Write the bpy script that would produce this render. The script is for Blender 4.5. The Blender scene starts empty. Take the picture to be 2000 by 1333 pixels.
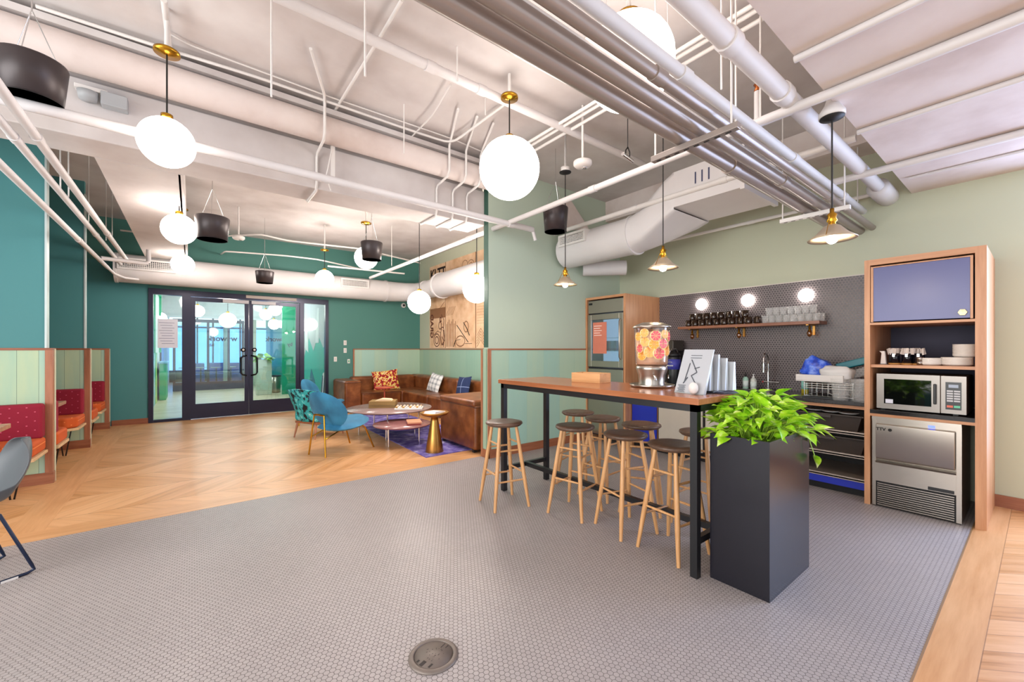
import bpy, bmesh, math, random
from mathutils import Vector, Matrix
random.seed(7)
SC = bpy.context.scene
COL = SC.collection
R = math.radians
# ---------------------------------------------------------------- camera (X runs along the door wall, Y along the kitchen wall)
FPX, HORIZON, CAMH = 806.0, 682.0, 1.4
_n = math.hypot(625, 806)
D1 = (-625/_n, 806/_n); D2 = (806/_n, 625/_n)
cd = bpy.data.cameras.new('camera'); cam = bpy.data.objects.new('camera', cd); COL.objects.link(cam)
cd.sensor_width = 36; cd.lens = FPX/2000*36; cd.shift_y = (HORIZON-666.5)/2000; cd.clip_start = .05
cam.location = (0, 0, CAMH)
cam.rotation_euler = (R(90), 0, -math.atan2(D2[1], D1[1]))
SC.camera = cam
# ---------------------------------------------------------------- world, exposure, daylight
SC.view_settings.view_transform = 'Standard'; SC.view_settings.look = 'None'
SC.view_settings.gamma = 1; SC.view_settings.use_curve_mapping = False
SC.view_settings.exposure = 0.95
w = bpy.data.worlds.new('world'); SC.world = w; w.use_nodes = True
w.node_tree.nodes['Background'].inputs[0].default_value = (.86, .93, 1, 1)
w.node_tree.nodes['Background'].inputs[1].default_value = 1.0

def area(name, loc, rot, sx, sy, power, color=(1, 1, 1)):
    l = bpy.data.lights.new(name, 'AREA'); l.shape = 'RECTANGLE'; l.size = sx; l.size_y = sy
    l.energy = power; l.color = color
    o = bpy.data.objects.new(name, l); o.location = loc; o.rotation_euler = rot; COL.objects.link(o); return o
def point(name, loc, power, color=(1, .85, .66), r=.05):
    l = bpy.data.lights.new(name, 'POINT'); l.energy = power; l.color = color; l.shadow_soft_size = r
    o = bpy.data.objects.new(name, l); o.location = loc; COL.objects.link(o); return o
area('daylight_south', (1.2, -3.1, 1.75), (R(90), 0, R(180)), 8.0, 2.7, 520, (.76, .86, 1))
area('daylight_west', (-3.9, 1.2, 1.75), (R(90), 0, R(-90)), 5.6, 2.6, 170, (1, .98, .95))
area('daylight_east', (5.6, -1.2, 1.75), (R(90), 0, R(90)), 2.2, 2.5, 90, (.5, .64, 1))

# ---------------------------------------------------------------- materials
def lin(h):
    h = h.lstrip('#'); v = [int(h[i:i+2], 16)/255 for i in (0, 2, 4)]
    return tuple((c/12.92 if c <= .04045 else ((c+.055)/1.055)**2.4) for c in v) + (1,)
class NT:
    def __init__(s, name):
        s.m = bpy.data.materials.new(name); s.m.use_nodes = True; s.t = s.m.node_tree; s.n = s.t.nodes
        s.b = s.n['Principled BSDF']
    def new(s, kind, **kw):
        x = s.n.new(kind)
        for k, v in kw.items(): setattr(x, k, v)
        return x
    def link(s, a, b): s.t.links.new(a, b)
    def set(s, inp, v):
        if hasattr(v, 'is_linked') or hasattr(v, 'links'): s.link(v, inp)
        else: inp.default_value = v
    def math(s, op, a, b=0, c=None):
        x = s.new('ShaderNodeMath', operation=op); s.set(x.inputs[0], a); s.set(x.inputs[1], b)
        if c is not None: s.set(x.inputs[2], c)
        return x.outputs[0]
    def vmath(s, op, a, b=(0, 0, 0)):
        x = s.new('ShaderNodeVectorMath', operation=op); s.set(x.inputs[0], a); s.set(x.inputs[1], b)
        return x.outputs['Value'] if op in ('DOT_PRODUCT', 'LENGTH') else x.outputs[0]
    def mix(s, f, a, b):
        x = s.new('ShaderNodeMix', data_type='RGBA'); s.set(x.inputs[0], f); s.set(x.inputs[6], a); s.set(x.inputs[7], b)
        return x.outputs[2]
    def pos(s): return s.new('ShaderNodeNewGeometry').outputs['Position']
    def obj(s): return s.new('ShaderNodeTexCoord').outputs['Object']
    def noise(s, v, scale, detail=3, rough=.5):
        x = s.new('ShaderNodeTexNoise'); s.link(v, x.inputs['Vector']); x.inputs['Scale'].default_value = scale
        x.inputs['Detail'].default_value = detail; x.inputs['Roughness'].default_value = rough; return x.outputs[0]
    def ramp(s, f, stops, interp='LINEAR'):
        x = s.new('ShaderNodeValToRGB'); s.link(f, x.inputs[0]); x.color_ramp.interpolation = interp
        e = x.color_ramp.elements
        while len(e) < len(stops): e.new(.5)
        for k, (p, c) in enumerate(stops): e[k].position = p; e[k].color = c
        return x.outputs[0]
    def bump(s, h, strength=.3, dist=.01):
        x = s.new('ShaderNodeBump'); x.inputs['Strength'].default_value = strength; x.inputs['Distance'].default_value = dist
        s.link(h, x.inputs['Height']); s.link(x.outputs[0], s.b.inputs['Normal'])
    def base(s, c): s.set(s.b.inputs['Base Color'], c)
    def rough(s, v): s.set(s.b.inputs['Roughness'], v)
_mats = {}
def M(name, hexc='#808080', rough=.5, metal=0, vary=.06, scale=8, bump=0, coat=0, spec=None):
    if name in _mats: return _mats[name]
    t = NT(name); c = lin(hexc)
    if vary:
        f = t.noise(t.obj(), scale)
        d = tuple(x*(1-vary*1.6) for x in c[:3])+(1,); l = tuple(min(1, x*(1+vary*1.6)) for x in c[:3])+(1,)
        t.base(t.mix(f, d, l))
    else: t.base(c)
    t.rough(rough); t.b.inputs['Metallic'].default_value = metal
    if coat: t.b.inputs['Coat Weight'].default_value = coat
    if spec is not None: t.b.inputs['Specular IOR Level'].default_value = spec
    if bump: t.bump(t.noise(t.obj(), scale*6), bump, .004)
    _mats[name] = t.m; return t.m
def M_emit(name, hexc, strength):
    if name in _mats: return _mats[name]
    t = NT(name); t.base(lin('#8a8a8a')); t.b.inputs['Emission Color'].default_value = lin(hexc)
    t.b.inputs['Emission Strength'].default_value = strength; _mats[name] = t.m; return t.m
def M_glass(name, hexc='#ffffff', refl=.12, tint=.0):
    if name in _mats: return _mats[name]
    m = bpy.data.materials.new(name); m.use_nodes = True; n = m.node_tree.nodes; n.clear(); L = m.node_tree.links.new
    o = n.new('ShaderNodeOutputMaterial'); tr = n.new('ShaderNodeBsdfTransparent'); gl = n.new('ShaderNodeBsdfGlossy')
    gl.inputs['Roughness'].default_value = .03; tr.inputs[0].default_value = lin(hexc)
    mx = n.new('ShaderNodeMixShader'); fr = n.new('ShaderNodeLayerWeight'); fr.inputs[0].default_value = .25
    mm = n.new('ShaderNodeMath'); mm.operation = 'MULTIPLY_ADD'; L(fr.outputs[0], mm.inputs[0]); mm.inputs[1].default_value = .5; mm.inputs[2].default_value = refl
    L(mm.outputs[0], mx.inputs[0]); L(tr.outputs[0], mx.inputs[1]); L(gl.outputs[0], mx.inputs[2]); L(mx.outputs[0], o.inputs[0])
    _mats[name] = m; return m
def M_wood(name, light, dark, axis=2, scale=1.0, rough=.45, fine=1):
    if name in _mats: return _mats[name]
    t = NT(name); p = t.obj()
    sc = [14*scale]*3; sc[axis] = 1.1*scale
    v = t.vmath('MULTIPLY', p, tuple(sc)); f = t.noise(v, 1.6, 5, .6)
    c = t.ramp(f, [(.3, lin(dark)), (.7, lin(light))]); t.base(c); t.rough(rough)
    _mats[name] = t.m; return t.m
def M_hex(name, size, tile, grout, rough, plane='XY', gw=.07, bump=.5, vary=.05, groutfac=1.0):
    t = NT(name); p = t.pos()
    sx = t.new('ShaderNodeSeparateXYZ'); t.link(p, sx.inputs[0])
    a, b = {'XY': (0, 1), 'YZ': (1, 2)}[plane]
    cb = t.new('ShaderNodeCombineXYZ'); t.link(t.math('DIVIDE', sx.outputs[a], size), cb.inputs[0]); t.link(t.math('DIVIDE', sx.outputs[b], size), cb.inputs[1])
    q = t.vmath('ADD', cb.outputs[0], (400., 400*1.7320508, 0))
    r = (1., 1.7320508, 1.); h = (.5, .8660254, 0)
    A = t.vmath('SUBTRACT', t.vmath('MODULO', q, r), h)
    B = t.vmath('SUBTRACT', t.vmath('MODULO', t.vmath('ADD', q, h), r), h)
    fa = t.vmath('DOT_PRODUCT', A, A); fb = t.vmath('DOT_PRODUCT', B, B); sel = t.math('LESS_THAN', fb, fa)
    mv = t.new('ShaderNodeMix', data_type='VECTOR'); t.link(sel, mv.inputs[0]); t.link(A, mv.inputs[4]); t.link(B, mv.inputs[5]); g = mv.outputs[1]
    ab = t.vmath('ABSOLUTE', g); sp = t.new('ShaderNodeSeparateXYZ'); t.link(ab, sp.inputs[0])
    d = t.math('MAXIMUM', sp.outputs[0], t.vmath('DOT_PRODUCT', ab, (.5, .8660254, 0)))      # .5 at the edge
    cell = t.vmath('SUBTRACT', q, g)
    wn = t.new('ShaderNodeTexWhiteNoise', noise_dimensions='3D'); t.link(t.vmath('SNAP', t.vmath('ADD', cell, (.01, .01, .5)), (.1, .1, 10)), wn.inputs['Vector'])
    edge = t.new('ShaderNodeMapRange'); edge.interpolation_type = 'SMOOTHSTEP'; t.link(d, edge.inputs[0]); edge.inputs[1].default_value = .5-gw; edge.inputs[2].default_value = .5-gw*.45
    big = t.noise(p, 1.1, 3)
    k = t.math('MULTIPLY_ADD', wn.outputs[0], vary*2, 1-vary); k2 = t.math('MULTIPLY', k, t.math('MULTIPLY_ADD', big, .3, .85))
    tc = t.vmath('SCALE', t.new('ShaderNodeRGB').outputs[0]); 
    vs = tc.node; vs.inputs[0].links[0].from_node.outputs[0].default_value = lin(tile); t.link(k2, vs.inputs['Scale'])
    t.base(t.mix(t.math('MULTIPLY', edge.outputs[0], groutfac), tc, lin(grout)))
    t.rough(t.mix(edge.outputs[0], (rough,)*3+(1,), (.9, .9, .9, 1))); t.bump(t.math('SUBTRACT', 1., edge.outputs[0]), bump, .0015)
    _mats[name] = t.m; return t.m
def M_chevron(name):
    t = NT(name); p = t.pos(); s = t.new('ShaderNodeSeparateXYZ'); t.link(p, s.inputs[0]); X, Y = s.outputs[0], s.outputs[1]
    W = 1.2; pw = .18
    row = t.math('DIVIDE', t.math('ADD', Y, 120.-.175), W); fr = t.math('FRACT', row); rid = t.math('FLOOR', row)
    tri = t.math('MULTIPLY', t.math('ABSOLUTE', t.math('SUBTRACT', fr, .5)), 2.)      # one V per 2 rows
    sgn = t.math('GREATER_THAN', fr, .5)
    u = t.math('DIVIDE', t.math('ADD', t.math('ADD', X, 100.), t.math('MULTIPLY', tri, W*.5)), pw)
    pid = t.math('FLOOR', u); pf = t.math('FRACT', u)
    cb = t.new('ShaderNodeCombineXYZ'); t.link(pid, cb.inputs[0]); t.link(t.math('ADD', t.math('MULTIPLY', rid, 2.), sgn), cb.inputs[1])
    wn = t.new('ShaderNodeTexWhiteNoise', noise_dimensions='2D'); t.link(cb.outputs[0], wn.inputs['Vector'])
    # grain follows each plank
    gx = t.new('ShaderNodeCombineXYZ'); t.link(t.math('MULTIPLY', u, 2.6), gx.inputs[0]); t.link(t.math('MULTIPLY', Y, 2.2), gx.inputs[1]); t.link(t.math('MULTIPLY', wn.outputs[0], 30.), gx.inputs[2])
    gr = t.noise(gx.outputs[0], 1.3, 5, .62)
    f = t.math('ADD', t.math('MULTIPLY', wn.outputs[0], .25), t.math('MULTIPLY', gr, .75))
    c = t.ramp(f, [(.18, lin('#94602f')), (.38, lin('#c8925e')), (.6, lin('#d8a676')), (.85, lin('#e0b488'))])
    e1 = t.math('LESS_THAN', t.math('MINIMUM', pf, t.math('SUBTRACT', 1., pf)), .012)
    e2 = t.math('LESS_THAN', t.math('MINIMUM', t.math('MINIMUM', fr, t.math('SUBTRACT', 1., fr)), t.math('ABSOLUTE', t.math('SUBTRACT', fr, .5))), .003)
    t.base(t.mix(t.math('MULTIPLY', t.math('MAXIMUM', e1, e2), .6), c, lin('#6b4526'))); t.rough(t.math('MULTIPLY_ADD', gr, .25, .25))
    _mats[name] = t.m; return t.m
def M_boards(name, horizontal, width, cols, plane_axis, rough=.5, gap='#4f6f66', grain=None, gapw=.02):
    """painted boards: plane_axis = coordinate across the boards"""
    t = NT(name); p = t.pos(); s = t.new('ShaderNodeSeparateXYZ'); t.link(p, s.inputs[0]); X = s.outputs[plane_axis]
    u = t.math('DIVIDE', t.math('ADD', X, 50.), width); pid = t.math('FLOOR', u); pf = t.math('FRACT', u)
    wn = t.new('ShaderNodeTexWhiteNoise', noise_dimensions='1D'); t.link(pid, wn.inputs['W'])
    sc = [9, 9, 1.2]
    g = t.noise(t.vmath('MULTIPLY', p, tuple(sc)), 1.5, 4)
    f = t.math('ADD', t.math('MULTIPLY', wn.outputs[0], .75), t.math('MULTIPLY', g, .25))
    n = len(cols); c = t.ramp(f, [(i/(n-1), lin(x)) for i, x in enumerate(cols)])
    e = t.math('LESS_THAN', pf, gapw); t.base(t.mix(e, c, lin(gap))); t.rough(rough)
    _mats[name] = t.m; return t.m
def M_mottled(name, scale, stops, rough=.85, detail=4, mult=(1, 1, 1), interp='CONSTANT', bump=0):
    if name in _mats: return _mats[name]
    t = NT(name); f = t.noise(t.vmath('MULTIPLY', t.obj(), mult), scale, detail, .55)
    t.base(t.ramp(f, [(a, lin(b)) for a, b in stops], interp)); t.rough(rough)
    if bump: t.bump(f, bump, .01)
    _mats[name] = t.m; return t.m

M_CEIL = M_mottled('painted_concrete', 1.3, [(.3, '#b9b1ae'), (.5, '#cac4c2'), (.7, '#d6d2d0')], .85, 5, interp='LINEAR', bump=.15)
M_CEIL2 = M_mottled('painted_concrete_warm', 1.6, [(.3, '#c2b2ab'), (.5, '#d4c8c3'), (.7, '#dcd3cf')], .85, 6, interp='LINEAR', bump=.25)
M_WHITE = M('white_paint', '#dcd9d6', .45, vary=.02)
M_DUCT = M('duct_paint', '#d3d0d0', .55, vary=.04, scale=3)
M_PIPEBLUE = M('glossy_pipe_paint', '#93867e', .3, .25, vary=.03)
M_TEAL = M('teal_wall_paint', '#46878a', .6, vary=.04, scale=.8)
M_TEALG = M('green_teal_wall_paint', '#477d75', .6, vary=.04, scale=.8)
M_SAGE = M('sage_wall_paint', '#b9bda6', .65, vary=.02, scale=.6)
M_PALE = M('pale_green_wall_paint', '#b4c4b4', .65, vary=.02, scale=.6)
M_HEXF = M_hex('hex_floor_tile', .0255, '#a09998', '#68625f', .4, 'XY', .07, .5)
M_HEXW = M_hex('hex_wall_tile', .03, '#463f42', '#9a9090', .3, 'YZ', .1, .4, .12)
M_OAK = M_chevron('oak_chevron')
M_BORDER = M_wood('oak_border', '#d9a878', '#c48f5e', 0, 1, .35)
M_BORDERY = M_wood('oak_border_lengthwise', '#d9a878', '#c48f5e', 1, 1, .35)
M_SEA = M_boards('sea_green_boards', False, .31, ['#9bbfae', '#a4c4b0', '#adc6ae', '#9cc2b6', '#a3c8bc'], 0, .5, '#7fa596', gapw=.005)
M_SEAY = M_boards('sea_green_boards_side', False, .36, ['#86ad9c', '#94b6a2', '#a3ba9f', '#8ab2a4'], 1, .5, '#7fa596', gapw=.005)
M_SEAF = M_boards('sea_green_planks', False, .15, ['#86b3aa', '#a3c4ab', '#c3cfa2', '#8fc0bb', '#b0cfc0'], 0, .55, '#5f7c6e', gapw=.02)
M_WALNUT = M_wood('reddish_trim_wood', '#a5694a', '#834a30', 0, 1, .4)
M_WALNUTZ = M_wood('reddish_trim_wood_upright', '#b57a5a', '#955c40', 2, 1, .4)
M_WALNUTY = M_wood('reddish_trim_wood_along', '#a5694a', '#834a30', 1, 1, .4)
M_CAB = M_wood('cabinet_veneer', '#d09c74', '#b07850', 2, .8, .4)
M_CABH = M_wood('cabinet_veneer_level', '#d09c74', '#b07850', 1, .8, .4)
M_SHELFW = M_wood('shelf_walnut', '#a06a4e', '#7c4a33', 1, .8, .35)
M_TABLEW = M_wood('table_top_walnut', '#b5754e', '#925636', 1, .7, .22)
M_BEECH = M_wood('stool_beech', '#d8a774', '#c08a56', 2, 2, .4)
M_BLACK = M('black_steel', '#17171a', .38, vary=.02)
M_DARK = M('matt_black', '#0e0d10', .6, vary=.02)
M_NAVY = M('navy_laminate', '#4c5086', .3, vary=.05, scale=2)
M_NAVYIN = M('navy_cabinet_lining', '#2a2540', .6, vary=.05)
M_ROYAL = M('royal_blue_laminate', '#1c2fae', .4, vary=.02)
M_STEEL = M('brushed_steel', '#b3aaa0', .3, 1, vary=.05, scale=1.5)
M_CHROME = M('chrome', '#d8d8d8', .1, 1, vary=0)
M_BRASS = M('brass', '#c2912f', .25, 1, vary=.05)
M_GOLD = M('aged_gold', '#b98a4a', .35, 1, vary=.1, scale=5)
M_SPK = M('speaker_charcoal', '#3a3233', .4, .3, vary=.05)
M_CORD = M('black_cord', '#15120f', .6, vary=0)
M_FRAME = M('dark_frame_metal', '#23233a', .3, .3, vary=.05)
M_GLOBE = M_emit('opal_glass', '#fff3ea', 11); M_GLOBEC = M_emit('opal_glass_lounge', '#fff3ea', 30); M_GLOBEB = M_emit('opal_glass_large', '#fff1e8', 4.5)
M_BULB = M_emit('bulb_glow', '#ffe9cc', 140)
M_SCONCE = M_emit('opal_disc', '#fff4ea', 14)
M_GLASS = M_glass('clear_glass', '#f4fbf8', .06)
M_PANE = M_glass('door_glass', '#e6f4f2', .07)
M_LEATHER = M_mottled('brown_leather', 5, [(.3, '#562810'), (.5, '#74401e'), (.7, '#92582f')], .33, 6, interp='LINEAR', bump=.3)
M_COUNTER = M('black_stone', '#221f1f', .15, vary=.1, scale=20)

# ---------------------------------------------------------------- mesh helpers
class MB:
    def __init__(s): s.v = []; s.f = []; s.sm = []
    def add(s, vs, fs, smooth=False):
        o = len(s.v); s.v += [tuple(v) for v in vs]; s.f += [tuple(i+o for i in f) for f in fs]; s.sm += [smooth]*len(fs); return s
    def box(s, x0, x1, y0, y1, z0, z1):
        if x0 > x1: x0, x1 = x1, x0
        if y0 > y1: y0, y1 = y1, y0
        if z0 > z1: z0, z1 = z1, z0
        return s.add([(x0, y0, z0), (x1, y0, z0), (x1, y1, z0), (x0, y1, z0), (x0, y0, z1), (x1, y0, z1), (x1, y1, z1), (x0, y1, z1)],
                     [(3, 2, 1, 0), (4, 5, 6, 7), (0, 1, 5, 4), (1, 2, 6, 5), (2, 3, 7, 6), (3, 0, 4, 7)])
    def tube(s, pts, r, seg=10, r2=None, caps=True, flat=None):
        pts = [Vector(p) for p in pts]; n = len(pts); rings = []
        up = None
        for i, p in enumerate(pts):
            d = (pts[min(i+1, n-1)]-pts[max(i-1, 0)]).normalized()
            if up is None:
                up = Vector((0, 0, 1)) if abs(d.z) < .9 else Vector((1, 0, 0))
            a = d.cross(up).normalized(); b = a.cross(d).normalized(); up = b
            rr = r if r2 is None else r+(r2-r)*i/(n-1)
            if isinstance(r, (list, tuple)): rr = r[i]
            rings.append([p+(a*math.cos(2*math.pi*k/seg)+b*math.sin(2*math.pi*k/seg)*(flat or 1))*rr for k in range(seg)])
        vs = [v for ring in rings for v in ring]
        fs = [(i*seg+k, i*seg+(k+1) % seg, (i+1)*seg+(k+1) % seg, (i+1)*seg+k) for i in range(n-1) for k in range(seg)]
        s.add(vs, fs, True)
        if caps:
            s.add(rings[0], [tuple(range(seg))]); s.add(rings[-1], [tuple(range(seg-1, -1, -1))])
        return s
    def lathe(s, prof, seg=24, c=(0, 0, 0), smooth=True, axis='Z', sx=1, sy=1):
        vs = []
        for r, z in prof:
            for k in range(seg):
                a = 2*math.pi*k/seg; x, y = r*math.cos(a)*sx, r*math.sin(a)*sy
                v = {'Z': (x, y, z), 'X': (z, x, y), 'Y': (y, z, x)}[axis]
                vs.append((c[0]+v[0], c[1]+v[1], c[2]+v[2]))
        n = len(prof)
        fs = [(i*seg+k, i*seg+(k+1) % seg, (i+1)*seg+(k+1) % seg, (i+1)*seg+k) for i in range(n-1) for k in range(seg)]
        s.add(vs, fs, smooth)
        for i, rev in ((0, True), (n-1, False)):
            if prof[i][0] > 1e-5:
                ring = [i*seg+k for k in range(seg)]; o = len(s.v)-len(vs)
                s.f.append(tuple(o+k for k in (reversed(ring) if rev else ring))); s.sm.append(False)
        return s
    def ball(s, c, r, sx=1, sy=1, sz=1, seg=24, rings=14):
        prof = [(r*math.sin(math.pi*i/rings)+1e-6, -r*math.cos(math.pi*i/rings)*sz) for i in range(rings+1)]
        return s.lathe(prof, seg, c, True, 'Z', sx, sy)
    def prism(s, poly, x0, x1, axis='X'):
        """poly in the other two axes"""
        def mk(t, a, b): return {'X': (t, a, b), 'Y': (a, t, b), 'Z': (a, b, t)}[axis]
        n = len(poly); vs = [mk(x0, a, b) for a, b in poly]+[mk(x1, a, b) for a, b in poly]
        return s.add(vs, [tuple(range(n)), tuple(range(2*n-1, n-1, -1))]+[(i, i+n, (i+1) % n+n, (i+1) % n) for i in range(n)])
    def xf(s, m):
        s.v = [tuple(m @ Vector(v)) for v in s.v]; return s
def build(name, mb, mat, parent=None, bevel=0, segs=2, label=None, cat=None, group=None, kind=None, sub=0, solid=0):
    me = bpy.data.meshes.new(name); me.from_pydata(mb.v, [], mb.f); me.validate()
    bm = bmesh.new(); bm.from_mesh(me); bmesh.ops.recalc_face_normals(bm, faces=bm.faces); bm.to_mesh(me); bm.free()
    if len(me.polygons) == len(mb.sm):
        me.polygons.foreach_set('use_smooth', mb.sm)
    me.materials.append(mat)
    o = bpy.data.objects.new(name, me); COL.objects.link(o)
    if parent: o.parent = parent
    if solid:
        m = o.modifiers.new('solid', 'SOLIDIFY'); m.thickness = solid; m.offset = 0
    if bevel:
        m = o.modifiers.new('bevel', 'BEVEL'); m.width = bevel; m.segments = segs; m.limit_method = 'ANGLE'; m.angle_limit = R(40)
        me.polygons.foreach_set('use_smooth', [True]*len(me.polygons))
        if segs >= 1 and hasattr(m, 'harden_normals'): m.harden_normals = True
    if sub:
        m = o.modifiers.new('sub', 'SUBSURF'); m.levels = sub; m.render_levels = sub
        me.polygons.foreach_set('use_smooth', [True]*len(me.polygons))
    tag(o, label, cat, group, kind); return o
def tag(o, label=None, cat=None, group=None, kind=None):
    if label: o['label'] = label
    if cat: o['category'] = cat
    if group: o['group'] = group
    if kind: o['kind'] = kind
def thing(name, label, cat, loc=(0, 0, 0), rz=0, group=None):
    o = bpy.data.objects.new(name, None); COL.objects.link(o); o.empty_display_size = .1
    o.location = loc; o.rotation_euler = (0, 0, rz); tag(o, label, cat, group); return o
def kids(o): return [c for c in bpy.data.objects if c.parent == o]
def dup(root, loc, rz=0, label=None, group=None):
    def cp(o, par):
        c = o.copy(); COL.objects.link(c)
        if par: c.parent = par
        for ch in kids_of.get(o.name, []): cp(ch, c)
        return c
    kids_of = {}
    for c in bpy.data.objects:
        if c.parent: kids_of.setdefault(c.parent.name, []).append(c)
    r = cp(root, None); r.location = loc; r.rotation_euler = (0, 0, rz)
    if label: r['label'] = label
    if group: r['group'] = group
    return r
def bx(*a): return MB().box(*a)
def struct(name, mb, mat, **k): return build(name, mb, mat, kind='structure', **k)
def text(name, body, size, loc, rot, mat, parent=None, ext=.001, align='CENTER'):
    c = bpy.data.curves.new(name, 'FONT'); c.body = body; c.size = size; c.extrude = ext; c.offset = size*.03; c.align_x = align; c.align_y = 'CENTER'
    c.materials.append(mat); o = bpy.data.objects.new(name, c); COL.objects.link(o); o.location = loc; o.rotation_euler = rot
    bpy.context.view_layer.update()
    me = bpy.data.meshes.new_from_object(o.evaluated_get(bpy.context.evaluated_depsgraph_get()))
    bpy.data.objects.remove(o); o = bpy.data.objects.new(name, me); COL.objects.link(o); o.location = loc; o.rotation_euler = rot
    if parent: o.parent = parent
    return o
# a point of the place seen at a photo pixel, on a known plane
def _ray(u, v):
    r = (u-1000)/FPX; return (r*D2[0]+D2[1], r*D1[0]+D1[1], (HORIZON-v)/FPX)
def onZ(u, v, z=0):
    a = _ray(u, v); t = (z-CAMH)/a[2]; return Vector((a[0]*t, a[1]*t, z))
def onX(u, v, x):
    a = _ray(u, v); t = x/a[0]; return Vector((x, a[1]*t, CAMH+a[2]*t))
def onY(u, v, y):
    a = _ray(u, v); t = y/a[1]; return Vector((a[0]*t, y, CAMH+a[2]*t))
def atD(u, v, d):
    a = _ray(u, v); return Vector((a[0]*d, a[1]*d, CAMH+a[2]*d))
# ================================================================ THE ROOM
XK, XM, YN, YW, XF = 5.67, 4.876, 10.36, 4.36, -1.15       # kitchen wall, lounge wall, door wall, short wall, booth fin ends
ZC = 3.78; XL = -4.0; YS = -3.2
struct('floor', bx(XL, XK, .345, 4.5, -.05, 0), M_HEXF)
struct('floor', bx(XL, XM+.8, 4.74, YN, -.05, -.0005), M_OAK)
struct('floor', bx(XL, XK, YS, .175, -.05, -.0005), M_OAK)
struct('trim_1', bx(XL, XK, 4.5, 4.74, -.05, .0005), M_BORDER)
struct('trim_2', bx(XL, XK, .175, .345, -.05, .0005), M_BORDER)
struct('trim_3', bx(-1.12, -.9, 4.74, YN-.02, -.02, .0005), M_BORDERY)
struct('trim_4', bx(XL, XK, .338, .346, -.02, .003), M('edge_strip', '#8a6a45', .5, vary=0))
# ceiling, slab and beams
struct('ceiling', bx(XL, XK+.1, .76, YN+.1, ZC, ZC+.1), M_CEIL)
struct('ceiling_slab', bx(XL, XK+.1, YS, .81, 2.95, ZC+.1), M_CEIL2)
struct('ceiling_beam', bx(XL, 3.0, 4.45, 4.86, 3.0, 3.445), M_CEIL, bevel=.012)
struct('ceiling_beam', bx(XL, 3.0, 4.5, 4.86, 3.445, ZC), M_CEIL)
struct('ceiling_beam', bx(5.3, XK, .81, 4.42, 3.46, ZC), M_CEIL2)
struct('ceiling_panel', bx(-.645, -.08, 4.86, 9.55, 3.0, 3.08), M_CEIL, bevel=.004)
struct('ceiling_panel', bx(-.1, -.06, 4.86, 9.55, 3.0, 3.3), M_CEIL)
struct('ceiling_ledge', bx(XL, 3.0, 4.22, 4.46, 3.67, 3.72), M_CEIL)
struct('ceiling_ledge', bx(-.9, XM, 9.0, 10.3, 3.45, 3.78), M_CEIL) if False else None
# walls
wn = MB().box(XL, -.65, YN, YN+.15, 0, ZC).box(2.54, XM, YN, YN+.15, 0, ZC).box(-.65, 2.54, YN, YN+.15, 2.55, ZC)
struct('wall_north', wn, M_TEALG)
struct('wall_north', bx(XL, -.652, YN-.012, YN-.002, 0, 3.0), M_TEAL)
struct('wall_east_lounge', bx(XM, XM+.12, YW+.1, YN+.15, 0, ZC), M_SAGE)
struct('wall_east_kitchen', MB().box(XK, XK+.12, -.08, YW+.16, 0, ZC).box(XK, XK+.12, YS, -2.8, 0, ZC).box(XK, XK+.12, -2.8, -.08, 0, .4).box(XK, XK+.12, -2.8, -.08, 3.1, ZC), M_SAGE)
struct('window_9', MB().box(XK+.02, XK+.06, -2.8, -2.74, .4, 3.1).box(XK+.02, XK+.06, -.14, -.08, .4, 3.1).box(XK+.02, XK+.06, -1.53, -1.47, .4, 3.1), M_FRAME)
struct('wall_short', MB().box(3.0, XK, YW, YW+.1, 0, 3.78), M_PALE)
struct('trim_5', bx(2.995, 3.0, YW+.004, YW+.1, 1.42, 3.78), M('dark_green_paint', '#2f5548', .6))
struct('wall_west', MB().box(XL-.1, XL, 4.2, YN+.1, 0, ZC).box(XL-.1, XL, YS, 4.2, 0, .35).box(XL-.1, XL, YS, 4.2, 3.2, ZC).box(XL-.1, XL, YS, -1.6, .35, 3.2), M_TEAL)
struct('wall_south', MB().box(XL, XK, YS-.1, YS, 0, .35).box(XL, XK, YS-.1, YS, 3.15, ZC).box(5.25, XK, YS-.1, YS, .35, 3.15).box(XL, -3, YS-.1, YS, .35, 3.15), M_PALE)
for i in range(4):
    a = -3+i*2.0625
    m = MB()
    for q in (a, a+2.0): m.box(q, q+.06, YS-.06, YS-.02, .41, 3.09)
    m.box(a, a+2.06, YS-.06, YS-.02, .35, .41).box(a, a+2.06, YS-.06, YS-.02, 3.09, 3.15).box(a+.06, a+2.0, YS-.06, YS-.02, 2.2, 2.25)
    struct('window_%d' % (i+1), m, M_FRAME)
# kitchen hex backsplash
struct('wall_backsplash', bx(XK-.012, XK, 1.0, 3.61, .88, 2.19), M_HEXW)
struct('trim_6', bx(XK-.016, XK, 1.0, 3.61, 2.19, 2.2), M('tile_edge', '#c9c0b8', .4))
struct('baseboard_east', bx(XK-.016, XK, YS, .27, 0, .105), M_WALNUTY)
# short wall: sea-green boards, rails and baseboard
struct('wainscot_short', bx(3.03, 4.83, YW-.012, YW, .11, 1.385), M_SEA)
struct('trim_7', bx(2.985, 4.83, YW-.02, YW+.0, 1.385, 1.405), M_WALNUT)
struct('trim_8', bx(2.985, 3.03, YW-.02, YW+.001, .11, 1.385), M_WALNUTZ)
struct('trim_9', bx(2.982, 3.0, YW+.03, YW+.1, .11, 1.4), M_SEAY)
struct('trim_10', bx(2.975, 3.0, YW+.1, YW+.14, 0, 1.405), M_WALNUTZ)
struct('baseboard_short', MB().box(2.975, 4.83, YW-.028, YW, 0, .11).box(2.975, 3.0, YW-.028, YW+.1, 0, .11), M_WALNUT)
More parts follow.
